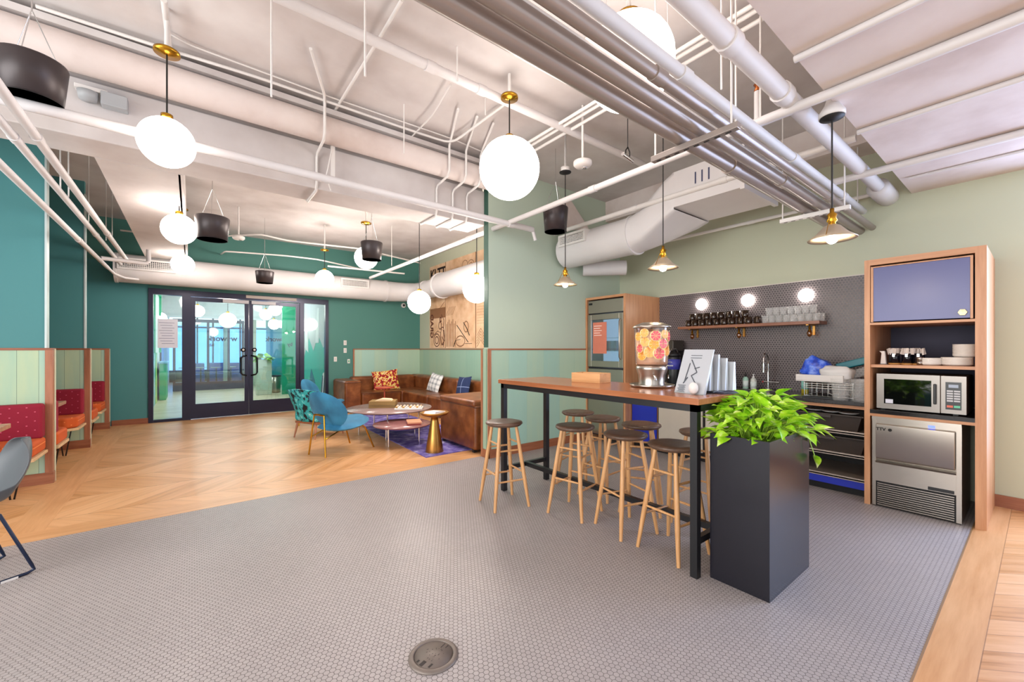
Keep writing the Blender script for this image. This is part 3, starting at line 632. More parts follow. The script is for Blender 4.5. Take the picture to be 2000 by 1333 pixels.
# thin drop rods and small hangers
rods = [((530, 30), (530, 190), 2.9), ((713, 10), (713, 150), 2.9), ((789, 165), (789, 300), 3.3), ((893, 0), (893, 160), 3.5), ((948, 135), (948, 225), 3.6), ((1226, 235), (1226, 292), 3.6), ((118, 285), (118, 375), 2.85), ((134, 285), (134, 385), 2.85),
        ((173, 345), (173, 440), 2.9), ((207, 395), (207, 470), 2.9), ((219, 408), (219, 470), 2.9), ((765, 460), (765, 520), 3.0), ((1409, 0), (1409, 175), 2.92), ((1437, 0), (1437, 245), 2.8), ((1485, 30), (1485, 235), 2.92), ((1649, 350), (1649, 395), 2.95), ((1675, 355), (1675, 395), 2.9)]
for i, (a, b, z) in enumerate(rods):
    p = onZ(b[0], b[1], z)
    build('hanger_rod', MB().tube([(p.x, p.y, z), (p.x, p.y, ZC)], .006, 6), M_WHITE, label='thin white threaded rod dropping from the ceiling to a pipe', cat='rod', group='threaded pipe rods')
# steel hanger clamp by the pipe end
hc = thing('pipe_clamp', 'bare steel clamp hanging near the pipe end by the bundle', 'clamp', tuple(onZ(1226, 308, 3.2)))
build('rod', MB().tube([(0, 0, .08), (0, 0, ZC-3.2)], .004, 6), M_DARK, hc)
build('bar', MB().tube([(-.1, -.02, 0), (.1, .02, 0)], .018, 10), M_CHROME, hc)
build('stirrup', MB().tube([(-.03, 0, 0), (-.03, 0, .06), (0, 0, .1), (.03, 0, .06), (.03, 0, 0)], .006, 6), M_DARK, hc)
# perforated strut hanger
ps = thing('strut_hanger', 'perforated white strut and strap hanging beside the duct above the beam', 'hanger', tuple(onZ(650, 225, 3.72)))
build('strip', bx(-.02, .02, -.004, .004, -.62, 0), M_WHITE, ps)
build('strap', MB().tube([(0, 0, -.3), (-.06, 0, -.62), (-.02, 0, -.75)], .007, 6), M_WHITE, ps)
# smoke detectors / occupancy sensors
def sensor(label, u, v, z, r=.075):
    p = onZ(u, v, z); t = thing('ceiling_sensor', label, 'sensor', tuple(p))
    build('housing', MB().lathe([(0, -.02), (r*.8, -.02), (r, 0), (r, .03), (r*.5, .05), (0, .05)], 24), M_WHITE, t)
    build('lens', MB().lathe([(0, -.03), (r*.3, -.028), (r*.3, -.02)], 12, (r*.3, 0, 0)), M_CHROME, t)
    build('stem', MB().tube([(0, 0, .04), (0, 0, ZC-z)], .012, 8), M_WHITE, t)
sensor('white round sensor on a stem right of the middle globe', 1138, 322, 3.2, .09)
sensor('white round sensor beside the far left speaker', 466, 466, 3.25, .09)
# emergency light
el = thing('emergency_light', 'grey twin-box emergency light fixed to the beam above the left', 'emergency light', tuple(onY(190, 190, 4.38)))
build('box', bx(.02, .17, -.03, .06, -.05, .05), M('grey_plastic', '#a9adb0', .5), el, bevel=.006)
build('bracket', bx(-.12, .06, -.02, .05, .03, .06), M_WHITE, el, bevel=.004)
build('head', MB().lathe([(.0, -.03), (.05, -.03), (.06, .03), (.0, .03)], 16, (-.05, 0, -.01)), M('grey_plastic', '#a9adb0', .5), el)
# linear light above the bundle
ll = thing('linear_light', 'linear tube light glowing above the pipe bundle', 'ceiling light', (1.89, 1.345, 2.98))
build('diffuser', bx(-.31, .33, -.085, .085, -.02, 0), M_emit('tube_glow', '#ffe2d0', 1.1), ll)
build('housing', bx(-.32, .34, -.09, .09, 0, .03), M_WHITE, ll)
for x in (-.25, .3): build('wire', MB().tube([(x, 0, .03), (x, 0, ZC-2.97)], .002, 5), M_WHITE, ll)
# brass sprinkler head + valve stub by the slab
sv = thing('fire_sprinkler', 'white pipe stub with a copper-coloured sprinkler head by the slab edge', 'sprinkler', tuple(onZ(1479, 235, 3.0)))
build('stub', MB().tube([(0, 0, -.02), (0, 0, .2)], .02, 10), M_DUCT, sv)
build('head', MB().lathe([(.01, .2), (.022, .21), (.012, .23), (.024, .25), (0, .255)], 10), M('copper', '#b86a3c', .3, .9), sv)

# ---- globes of the room
for (u, v, r, z, zt, lab) in ((326, 279, .165, None, 3.2, 'big tilted-looking opal globe lamp at upper left with brass canopy'), (350, 448, .165, None, ZC, 'opal globe lamp below the big left one, beside a black speaker'),
                          (357, 517, .165, None, ZC, 'small opal globe lamp directly in front of the duct above the left door'), (634, 545, .165, None, 3.3, 'opal globe lamp in front of the duct above the right door'),
                          (715, 504, .165, None, 3.3, 'opal globe lamp half hidden behind a black speaker'), (819, 591, .19, None, ZC, 'opal globe lamp over the sofa corner at the map panel'),
                          (931, 565, .19, None, ZC, 'opal globe lamp beside the short wall over the sofa end'), (995, 330, .26, None, 3.6, 'large opal globe lamp in the middle of the ceiling'), (1228, 125, .27, None, 3.5, 'largest opal globe lamp above the pipe bundle')):
    dpx = {326: 2.88, 350: 4.62, 357: 7.0, 634: 7.9, 715: 6.2, 819: 6.9, 931: 5.65, 995: 3.57, 1228: 2.55}[u]
    p = atD(u, v, dpx)
    zt = {326: 3.48, 995: 3.585, 1228: 3.46}.get(u, zt); zt = max(zt, p.z+r+.03)
    g = globe('globe_pendant', lab, p, r, zt)
    if u in (326, 995, 1228, 634, 715):
        build('stem', MB().tube([(0, 0, zt-p.z), (0, 0, ZC-p.z)], .015, 8), M_WHITE, g)

# ---- speakers
def speaker(label, u, v, d, r=.165, h=.25, zt=ZC):
    p = atD(u, v, d); t = thing('pendant_speaker', label, 'speaker', tuple(p))
    build('can', MB().lathe([(r*.86, -h/2), (r, h/2-.01), (r*.98, h/2), (0, h/2)], 36), M_SPK, t)
    build('grille', MB().lathe([(0, -h/2+.012), (r*.8, -h/2+.012), (r*.86, -h/2-.003), (r*.88, -h/2), (r*.86, -h/2)], 36), M_DARK, t)
    build('badge', bx(-.012, .012, -.003, .003, -h/2+.006, -h/2+.011), M_CHROME, t)
    for k in range(3):
        a = 2*math.pi*k/3+.4
        build('wire', MB().tube([(r*.8*math.cos(a), r*.8*math.sin(a), h/2), (0, 0, h/2+.33)], .003, 5), M_CHROME, t)
    build('cable', MB().tube([(0, 0, h/2+.33), (0, 0, zt-p.z)], .004, 5), M_CHROME, t)
    return t
speaker('black drum speaker cut by the left edge of the photo', 62, 158, 2.62)
speaker('black drum speaker beside the second left globe', 415, 447, 4.65)
speaker('smallest black drum speaker above the entrance doors', 517, 542, 7.5, .15, .21)
speaker('black drum speaker in front of a lit globe', 726, 491, 5.5, .14, .23)
speaker('black drum speaker above the short wall and bar table', 1085, 430, 4.9, .15, .28)

# ---- kitchen shade pendants
M_SHADE = M('smoked_shade', '#c4b49c', .35, .55, vary=.04)
def shade_lamp(label, p, zt):
    t = thing('shade_pendant', label, 'pendant lamp', tuple(p))
    build('shade', MB().lathe([(.022, .078), (.045, .066), (.085, .02), (.128, -.008), (.13, -.004), (.085, .03), (.045, .076), (.022, .088)], 36), M_SHADE, t)
    build('bulb', MB().ball((0, 0, -.004), .03, seg=16, rings=10), M_BULB, t)
    build('socket', MB().lathe([(.0, .03), (.02, .03), (.02, .1), (.03, .11), (.022, .13), (.028, .15), (.012, .165), (.012, .19), (0, .19)], 16), M_BRASS, t)
    for s in (-1, 1): build('stay', MB().tube([(s*.015, 0, .17), (s*.12, 0, .0)], .0022, 5), M_BRASS, t)
    build('cord', MB().tube([(0, 0, .19), (0, 0, zt-p[2])], .005, 6), M_CORD, t)
    build('canopy', MB().lathe([(.01, zt-p[2]-.02), (.065, zt-p[2]-.005), (.065, zt-p[2]), (0, zt-p[2])], 24), M_DARK, t)
    return t
for (u, v, d, zt, lab) in ((1104, 556, 4.55, 3.35, 'farthest of three small brass shade lamps over the bar table'), (1295, 523, 3.62, ZC, 'middle one of three small brass shade lamps over the bar table'), (1625, 466, 2.62, 2.87, 'nearest and largest-looking brass shade lamp, before the tall cabinet')):
    p = atD(u, v, d); t = shade_lamp(lab, p, zt)
    if u == 1625:
        build('ceiling_box', MB().lathe([(.07, 2.87-p.z), (.07, 2.9-p.z), (.04, 2.95-p.z), (.025, 3.0-p.z), (.025, 3.2-p.z)], 20), M_WHITE, t)
    if u == 1104: build('ceiling_box', MB().lathe([(.05, zt-p.z), (.05, zt+.05-p.z), (.012, zt+.06-p.z), (.012, ZC-p.z)], 20), M_WHITE, t)
# ================================================================ BAR TABLE, STOOLS, PLANTER
TX0, TX1, TY0, TY1, TZ = 2.42, 3.03, 1.29, 3.3, 1.1
bt = thing('bar_table', 'long high bar table with wood top on black steel frame', 'table', (0, 0, 0))
build('table_top', bx(TX0-.02, TX1+.02, TY0-.02, TY1+.02, TZ-.04, TZ), M_TABLEW, bt, bevel=.003)
f = MB(); t_ = .045
f.box(TX0, TX1, TY0, TY0+t_, TZ-.085, TZ-.04).box(TX0, TX1, TY1-t_, TY1, TZ-.085, TZ-.04).box(TX0, TX0+t_, TY0, TY1, TZ-.085, TZ-.04).box(TX1-t_, TX1, TY0, TY1, TZ-.085, TZ-.04)
build('apron', f, M_BLACK, bt)
for x in (TX0, TX1-t_):
    for y in (TY0, TY1-t_): build('leg', bx(x, x+t_, y, y+t_, 0, TZ-.085), M_BLACK, bt)
f = MB(); xm = (TX0+TX1)/2
f.box(TX0+t_, TX1-t_, TY0+.005, TY0+.04, .2, .24).box(TX0+t_, TX1-t_, TY1-.04, TY1-.005, .2, .24).box(xm-.02, xm+.02, TY0+.04, TY1-.04, .2, .24)
build('foot_rail', f, M_BLACK, bt)
M_SEAT = M_wood('stool_seat_dark', '#6a5040', '#4c382c', 0, 1.5, .4)
def make_stool(label):
    t = thing('bar_stool', label, 'stool', (0, 0, 0), 0, 'wooden bar stools')
    build('seat', MB().lathe([(0, .705), (.1, .705), (.15, .712), (.168, .728), (.165, .742), (.13, .75), (.05, .747), (0, .746)], 40), M_SEAT, t)
    tops, feet = [], []
    for k in range(4):
        a = R(45+90*k); ca, sa = math.cos(a), math.sin(a)
        T = Vector((ca*.115, sa*.115, .71)); B = Vector((ca*.235, sa*.235, 0)); tops.append(T); feet.append(B)
        build('leg', MB().tube([T, T.lerp(B, .3), T.lerp(B, .65), B], [.0135, .017, .0175, .0125], 12), M_BEECH, t)
    for k in range(4):
        j = (k+1) % 4
        for z in ((.3, .56) if k % 2 else (.24, .5)):
            q = 1-z/.71; a = tops[k].lerp(feet[k], q); b = tops[j].lerp(feet[j], q)
            build('rung', MB().tube([a, a.lerp(b, .5), b], [.007, .0095, .007], 8), M_BEECH, t)
    return t
stools = [((2.235, 3.0), -11, 'dark-seated wooden stool standing alone beyond the table corner'), ((2.6, 2.47), 12, 'dark-seated wooden stool in the front row, second from the lone one'),
          ((2.67, 2.0), -16, 'dark-seated wooden stool in the middle of the front row'), ((2.64, 1.58), -6, 'dark-seated wooden stool by the near table leg'),
          ((3.2, 3.0), 20, 'dark-seated wooden stool in the back row nearest the fridge'), ((3.12, 2.6), 5, 'second wooden stool of the back row from the fridge'),
          ((3.12, 2.17), 30, 'third wooden stool of the back row, before the blue cabinet'), ((3.22, 1.68), 0, 'wooden stool of the back row half hidden behind the planter')]
s0 = make_stool(stools[0][2]); s0.location = (*stools[0][0], 0); s0.rotation_euler[2] = R(stools[0][1])
for (xy, rz, lab) in stools[1:]: dup(s0, (*xy, 0), R(rz), lab)

pl = thing('tall_planter', 'tall square black planter full of pothos at the table end', 'planter', (2.82, 1.09, 0))
hx, hy, H = .31, .165, .885
m = MB().box(-hx, hx, -hy, hy, 0, .02)
for a in ((-hx, -hx+.02, -hy, hy), (hx-.02, hx, -hy, hy), (-hx+.02, hx-.02, -hy, -hy+.02), (-hx+.02, hx-.02, hy-.02, hy)): m.box(*a, .02, H)
build('pot', m, M('planter_black', '#17161f', .2, vary=.12, scale=3), pl)
build('soil', bx(-hx+.02, hx-.02, -hy+.02, hy-.02, H-.08, H-.05), M('soil', '#5b4532', .9, bump=.5), pl)
M_POTHOS = M_mottled('pothos_leaf', 16, [(.25, '#549410'), (.42, '#86c418'), (.58, '#b0da32'), (.7, '#e2efa8')], .38, 3, interp='LINEAR')
M_STEM = M('pothos_stem', '#8fb53a', .5)
rnd = random.Random(11); m = MB(); st_ = MB()
def hleaf(mb, p, yaw, pitch, roll, L, droop=.25):
    """heart-shaped leaf"""
    n = 7; M4 = Matrix.Translation(p) @ Matrix.Rotation(yaw, 4, 'Z') @ Matrix.Rotation(-pitch, 4, 'Y') @ Matrix.Rotation(roll, 4, 'X')
    vs = []; prof = [.07, .26, .34, .31, .25, .16, .07, 0.0]
    for i in range(n+1):
        t = i/n; wd = L*prof[i]; x = L*t-(.05*L if i == 1 else 0); z = -droop*L*t*t
        vs += [M4 @ Vector((x, -wd, z+.35*wd)), M4 @ Vector((x, -wd*.5, z+.12*wd)), M4 @ Vector((x, 0, z)), M4 @ Vector((x, wd*.5, z+.12*wd)), M4 @ Vector((x, wd, z+.35*wd))]
    mb.add(vs, [(i*5+k, i*5+k+1, i*5+k+6, i*5+k+5) for i in range(n) for k in range(4)], True)
for i in range(290):
    a = rnd.uniform(0, 2*math.pi); rr = math.sqrt(rnd.random())
    bx_, by_ = rr*math.cos(a), rr*math.sin(a)
    root = Vector((bx_*(hx-.08), by_*(hy-.06), H-.06))
    outw = rr**1.2
    tip = Vector((bx_*(hx+.02)*(.8+.3*outw)+rnd.uniform(-.03, .03), by_*(hy+.07)*(.8+.3*outw)+rnd.uniform(-.03, .03), H+.02+(1-rr*rr)*.12+rnd.uniform(-.02, .1)))
    if rr > .85 and rnd.random() < .5: tip.z = H+rnd.uniform(-.03, .06)
    st_.tube([root, root.lerp(tip, .55)+Vector((0, 0, .04)), tip], .003, 5)
    yaw = math.atan2(tip.y-root.y, tip.x-root.x)+rnd.uniform(-.8, .8)
    hleaf(m, tip, yaw, rnd.uniform(-.35, .75), rnd.uniform(-.5, .5), rnd.uniform(.06, .115), rnd.uniform(.1, .45))
for i in range(110):
    a = rnd.uniform(0, 2*math.pi); q = max(abs(math.cos(a)), abs(math.sin(a)))
    tip = Vector((math.cos(a)/q*(hx-.04)*rnd.uniform(.6, 1.05), math.sin(a)/q*(hy-.03)*rnd.uniform(.5, 1.05), H+rnd.uniform(-.02, .07)))
    hleaf(m, tip, a+rnd.uniform(-1.2, 1.2), rnd.uniform(-.3, .6), rnd.uniform(-.5, .5), rnd.uniform(.05, .09), rnd.uniform(.1, .4))
# tall spear leaf and trailing vines
st_.tube([(-.05, -.05, H-.05), (-.08, -.06, H+.12), (-.1, -.06, H+.17)], .003, 5); hleaf(m, Vector((-.09, -.06, H+.13)), R(150), R(62), .2, .17, .15)
st_.tube([(.2, -.1, H), (.24, -.17, H+.02), (.25, -.19, H-.08), (.3, -.2, H-.17)], .003, 5)
hleaf(m, Vector((.25, -.19, H-.06)), R(10), R(-5), .3, .07); hleaf(m, Vector((.3, -.2, H-.16)), R(-20), R(-62), .1, .085)
st_.tube([(.28, -.05, H), (.36, -.08, H+.02), (.4, -.1, H-.07), (.44, -.1, H-.05)], .003, 5)
hleaf(m, Vector((.42, -.1, H-.055)), R(0), R(15), .3, .08); hleaf(m, Vector((.34, -.08, H+.02)), R(-20), R(-10), .3, .1)
build('foliage', m, M_POTHOS, pl); build('stems', st_, M_STEM, pl)

# ---- things on the bar table
wb = thing('wooden_box', 'pale open wooden box on the far half of the bar table', 'box', (2.86, 2.52, TZ), R(8))
m = MB().box(-.09, .09, -.15, .15, 0, .012)
for a in ((-.09, -.078, -.15, .15), (.078, .09, -.15, .15), (-.078, .078, -.15, -.138), (-.078, .078, .138, .15)): m.box(*a, .012, .085)
build('body', m, M_wood('pale_box_wood', '#e0ad78', '#c8925c', 1, .8, .5), wb, bevel=.002)
build('papers', bx(-.07, .07, -.12, .12, .012, .075), M('paper_white', '#e6e4e6', .8, vary=.01), wb)
# drink dispenser
dd = thing('drink_dispenser', 'clear drink dispenser of citrus slices with steel lid and base', 'dispenser', (2.87, 1.9, TZ)); dd.scale = (.92, .92, .92)
build('tray', MB().lathe([(0, .0), (.17, .0), (.185, .022), (.18, .026), (.165, .008), (0, .008)], 40), M_STEEL, dd)
build('pedestal', MB().lathe([(.11, .008), (.112, .02), (.105, .04), (.11, .1), (.128, .15), (.13, .17), (.118, .188), (0, .19)], 40), M_STEEL, dd)
build('tank', MB().lathe([(.0, .19), (.13, .19), (.134, .22), (.145, .5), (.147, .51)], 40), M_glass('tank_plastic', '#f6e8df', .1), dd)
build('water', MB().lathe([(0, .195), (.126, .195), (.139, .47), (0, .47)], 40), M('peach_water', '#f6dcc6', .2, vary=.05), dd)
build('lid', MB().lathe([(.153, .505), (.157, .515), (.145, .525), (.08, .552), (.0, .557)], 40), M_STEEL, dd)
M_ORANGE = M('orange_flesh', '#f2a53a', .4); M_PINK = M('grapefruit_flesh', '#e05a6a', .4); M_PITH = M('citrus_rind', '#f6d59a', .5)
for k, (ang, z, r, pk) in enumerate(((-.75, .46, .03, 0), (-.1, .435, .036, 1), (.5, .45, .03, 0), (-.72, .385, .033, 0), (-.2, .365, .036, 0), (.38, .37, .036, 1), (-.45, .3, .038, 0), (.12, .29, .042, 1), (.75, .31, .036, 0), (-1.1, .33, .03, 1), (.95, .43, .033, 1), (-1.2, .43, .03, 0), (-.95, .27, .034, 0), (1.2, .33, .03, 0))):
    a0 = math.atan2(-1.25*0-D1[1], -D2[1])+ang     # facing outward toward the room
    r *= 1.3; rad = .129+.013*(z-.22)/.28; c = Vector((math.cos(a0)*rad, math.sin(a0)*rad, z)); nrm = Vector((math.cos(a0), math.sin(a0), 0))
    q = nrm.to_track_quat('Z', 'Y').to_matrix().to_4x4()
    rind = MB().lathe([(0, -.002), (r, -.002), (r, .003), (0, .003)], 20).xf(Matrix.Translation(c) @ q)
    s = build('fruit_slice', rind, M_PITH, dd)
    seg_ = MB()
    for w_ in range(8):
        b0 = 2*math.pi*w_/8; seg_.prism([(math.cos(b0+.39)*r*.1, math.sin(b0+.39)*r*.1), (math.cos(b0+.06)*r*.82, math.sin(b0+.06)*r*.82), (math.cos(b0+.39)*r*.86, math.sin(b0+.39)*r*.86), (math.cos(b0+.72)*r*.82, math.sin(b0+.72)*r*.82)], .003, .0045, 'Z')
    build('segments', seg_.xf(Matrix.Translation(c) @ q), M_PINK if pk else M_ORANGE, dd)
build('tap', MB().tube([(-.1, -.09, .1), (-.13, -.12, .1), (-.135, -.125, .07)], .01, 10), M_CHROME, dd)
# menu stands
M_ACRYL = M('acrylic_white', '#b4b8be', .25, vary=.01)
mp = onZ(1350, 762, TZ)
ms = thing('menu_stand', 'slanted clear menu stand with a hand-drawn sketch at the table corner', 'menu stand', (2.66, 1.47, TZ), R(-8)); ms.scale = (1.22, 1.22, 1.25)
m = MB().prism([(-.02, 0), (.0, 0), (.075, .235), (.07, .237)], -.1, .085, 'Y'); build('panel', m, M_ACRYL, ms)
build('foot', bx(-.02, .1, -.1, .085, 0, .004), M_GLASS, ms)
ink = MB()
def onpanel(y, s): return (-.02+.09*s/.247-.003, y, s*.95)
for a, b, wd in (((.02, .19), (-.03, .12), .004), ((-.03, .12), (.0, .1), .004), ((.0, .1), (-.035, .06), .004), ((.025, .17), (.035, .06), .0035), ((-.01, .14), (-.04, .15), .003), ((.02, .09), (.04, .055), .004)):
    ink.tube([onpanel(*a), onpanel(*b)], wd*.7, 5)
build('sketch', ink, M('ink_grey', '#50545c', .7), ms)
ln = MB()
for k in range(7): ln.tube([onpanel(.07-.004*(k % 3), .045-k*.006+.0), onpanel(.02+.006*(k % 2), .045-k*.006)], .0012, 4)
for k in range(2): ln.tube([onpanel(.03, .215-k*.014), onpanel(-.04, .215-k*.014)], .0012, 4)
build('text_lines', ln, M('ink_grey', '#50545c', .7), ms)
cs = thing('paper_holder', 'row of white paper cups of menus in a clear tray behind the sketch stand', 'holder', (2.86, 1.46, TZ), R(-5)); cs.scale = (1.1, 1.05, 1.15)
build('tray', bx(-.1, .1, -.12, .12, 0, .015), M_GLASS, cs, bevel=.003)
for k in range(4): build('folded_card', MB().prism([(-.085+.045*k, .015), (-.045+.045*k, .015), (-.055+.045*k, .25-.022*k), (-.07+.045*k, .25-.022*k)], -.08-.024*k, .06-.02*k, 'Y'), M_ACRYL, cs)
build('tag', MB().ball((0, 0, 0), .03, sz=1.3), M_WHITE, None, label='white egg-shaped timer leaning on the sketch stand', cat='timer').location = (2.6, 1.41, TZ+.042)
pd = build('clipboard', bx(-.1, .1, -.14, .14, 0, .012), M('clipboard_dark', '#3c3a4a', .4), label='dark flat notebook lying at the planter end of the table', cat='notebook'); pd.location = (2.9, 1.4, TZ); pd.rotation_euler[2] = R(-15)

# ================================================================ KITCHEN RUN
# fridge column
fc = thing('fridge_cabinet', 'veneered tall surround cabinet around the steel fridge', 'cabinet', (4.82, 3.61, 0))
build('side_panel', bx(0, .848, 0, .035, 0, 2.185), M_CAB, fc); build('side_panel', bx(0, .848, .72, .745, 0, 2.185), M_CAB, fc)
build('top_panel', bx(0, .85, .035, .72, 2.15, 2.185), M_CABH, fc)
fr = thing('fridge', 'tall stainless fridge with glass upper door and orange poster', 'fridge', (4.84, 3.65, 0))
build('body', MB().box(.32, .8, 0, .675, .1, 2.14).box(.02, .32, 0, .03, .1, 2.14).box(.02, .32, .645, .675, .1, 2.14).box(.02, .32, .03, .645, .1, 1.12).box(.02, .32, .03, .645, 1.93, 2.14), M('fridge_dark', '#242429', .5), fr)
build('top_grille', bx(-.005, .02, .01, .665, 1.94, 2.13), M_STEEL, fr, bevel=.004)
dr = build('glass_door', MB().box(-.01, .02, .01, .08, 1.13, 1.92).box(-.01, .02, .6, .665, 1.13, 1.92).box(-.01, .02, .08, .6, 1.13, 1.22).box(-.01, .02, .08, .6, 1.84, 1.92), M_STEEL, fr, bevel=.003)
build('door_glass', bx(.0, .006, .08, .6, 1.22, 1.84), M_glass('fridge_glass', '#cfe0ee', .18), dr)
build('handle', MB().tube([(-.01, .045, 1.25), (-.05, .045, 1.28), (-.05, .045, 1.8), (-.01, .045, 1.83)], .01, 10), M_STEEL, dr)
build('lining', bx(.3, .31, .06, .62, 1.2, 1.86), M_emit('fridge_glow', '#c3d2de', .6), fr)
for z in (1.36, 1.56): build('shelf', bx(.03, .29, .06, .62, z, z+.01), M_GLASS, fr)
for k, (y, c) in enumerate(((.14, '#d8d8dd'), (.24, '#b9d3c2'), (.33, '#e8e0d0'))): build('carton', bx(.08, .16, y, y+.06, 1.37, 1.52), M('carton_%d' % k, c, .6), fr)
po = build('poster', bx(-.004, -.001, .31, .57, 1.33, 1.8), M('orange_poster', '#c97660', .6), fr)
m = MB()
for k in range(5): m.box(-.006, -.004, .56-.16+.03*(k % 2), .55, 1.74-k*.035, 1.75-k*.035)
build('poster_text', m, M('poster_white', '#f3d9cf', .7), fr)
build('lower_door', bx(-.01, .02, .01, .665, .12, 1.1), M_STEEL, fr, bevel=.004)
build('name_plate', bx(-.008, -.005, .58, .65, 2.07, 2.1), M_BLACK, fr)
# base cabinets and counter
CX = 4.95
bc = thing('base_cabinet', 'blue-fronted base cabinet next to the fridge column', 'cabinet', (CX, 3.2, 0))
build('body', bx(.02, .7, 0, .4, .1, .86), M_CAB, bc); build('door', bx(0, .018, .005, .395, .11, .85), M_ROYAL, bc, bevel=.003)
build('toe_kick', bx(.06, .08, 0, .4, 0, .1), M_BLACK, bc)
dw = thing('dishwasher', 'pale panel-fronted dishwasher between the blue cabinets', 'dishwasher', (CX, 2.55, 0))
build('body', bx(.02, .7, 0, .64, .1, .86), M_BLACK, dw); build('front_panel', bx(-.005, .018, .02, .62, .12, .85), M('dishwasher_front', '#c6beb2', .35, vary=.03), dw, bevel=.004)
build('toe_kick', bx(.06, .08, 0, .64, 0, .1), M_BLACK, dw)
sc_ = thing('base_cabinet', 'pale-doored sink cabinet under the tap', 'cabinet', (CX, 1.95, 0))
build('body', bx(.02, .7, 0, .59, .1, .86), M_CAB, sc_); build('door', bx(0, .018, .005, .29, .11, .85), M_ROYAL, sc_, bevel=.003); build('door', bx(0, .018, .3, .585, .11, .85), M('pale_door', '#c9c2b6', .4), sc_, bevel=.003)
build('toe_kick', bx(.06, .08, 0, .59, 0, .1), M_BLACK, sc_)
su = thing('shelf_unit', 'open shelf unit with four metal shelves under the counter end', 'shelf unit', (CX, 1.0, 0))
build('back', bx(.68, .7, 0, .94, .1, .86), M_DARK, su); build('side_panel', bx(0, .7, .92, .945, 0, .86), M_CAB, su)
build('top_rail', bx(0, .7, 0, .92, .83, .86), M_CABH, su)
M_SHELFM = M('shelf_metal', '#b8aca2', .35, .6, vary=.03)
for z in (.6, .385, .165): build('shelf', MB().box(0, .68, 0, .92, z-.012, z).box(0, .012, 0, .92, z-.02, z+.012), M_SHELFM, su)
build('kick_board', bx(.01, .03, 0, .92, .075, .15), M_ROYAL, su); build('toe_kick', bx(.07, .09, 0, .92, 0, .075), M_DARK, su)
wt = struct_ = build('worktop', MB().box(CX-.03, XK-.013, 1.0, 3.6, .865, .9), M_COUNTER, bevel=.003, label='long black stone worktop below the tiled wall', cat='worktop')
snk = thing('sink', 'steel undermount sink set in the black worktop', 'sink', (5.25, 2.12, .9))
build('rim', MB().box(-.2, .2, -.26, -.24, -.002, .004).box(-.2, .2, .24, .26, -.002, .004).box(-.2, -.18, -.24, .24, -.002, .004).box(.18, .2, -.24, .24, -.002, .004), M_STEEL, snk)
build('basin', bx(-.18, .18, -.24, .24, -.001, .001), M_BLACK, snk)
M_TUB = M('tub_black', '#3a322e', .45, vary=.05)
def tub(label, y, z, lidded):
    t = thing('bus_tub', label, 'tub', (CX+.3, y, z))
    m = MB(); o = [(-.24, -.3), (.24, -.3), (.24, .3), (-.24, .3)]; i_ = [(-.21, -.26), (.21, -.26), (.21, .26), (-.21, .26)]
    m.add([(x, y_, .15) for x, y_ in o]+[(x, y_, 0) for x, y_ in i_], [(0, 1, 5, 4), (1, 2, 6, 5), (2, 3, 7, 6), (3, 0, 4, 7), (7, 6, 5, 4)])
    build('body', m, M_TUB, t, solid=.006, bevel=.01)
    build('rim', MB().box(-.26, .26, -.32, -.3, .145, .16).box(-.26, .26, .3, .32, .145, .16).box(-.26, -.24, -.3, .3, .145, .16).box(.24, .26, -.3, .3, .145, .16), M_TUB, t, bevel=.003)
    build('handle', bx(-.275, -.26, -.07, .07, .12, .15), M_TUB, t, bevel=.004)
    if lidded:
        for k in range(3):
            q = build('plate', MB().lathe([(0, 0), (.06, 0), (.085, .012), (.08, .015), (0, .006)], 24, (-.1+.03*k, -.17+.15*k, .135)), M_WHITE)
            tag(q, ('white plate in the tub nearest the tall cabinet', 'white plate in the middle of the upper tub', 'white plate in the tub nearest the planter')[k], 'plate', 'plates in the upper tub'); q.location = (CX+.3, y, z+.02)
    return t
tub('black bus tub holding white plates on the upper metal shelf', 1.36, .6, True); tub('black bus tub on the lower metal shelf, empty looking', 1.33, .385, False)
# wall shelf
ws = thing('wall_shelf', 'long walnut wall shelf of mugs on brass brackets', 'shelf', (0, 0, 0))
SX0 = XK-.27
build('board', bx(SX0, XK-.013, 1.5, 3.16, 1.675, 1.71), M_SHELFW, ws, bevel=.003)
for y in (1.62, 2.38, 3.0):
    b = build('bracket', MB().box(SX0+.02, XK-.013, y-.012, y+.012, 1.665, 1.675).box(XK-.03, XK-.013, y-.012, y+.012, 1.56, 1.675), M_GOLD, ws)
    build('bulb_holder', MB().lathe([(.004, 1.665), (.012, 1.65), (.012, 1.615), (.016, 1.61)], 12, (SX0+.1, y, 0)), M_BRASS, ws)
    build('amber_bulb', MB().lathe([(.014, 1.61), (.024, 1.59), (.026, 1.57), (.018, 1.545), (.0, 1.535)], 14, (SX0+.1, y, 0)), M_glass('amber_glass', '#e6b04a', .12), ws)
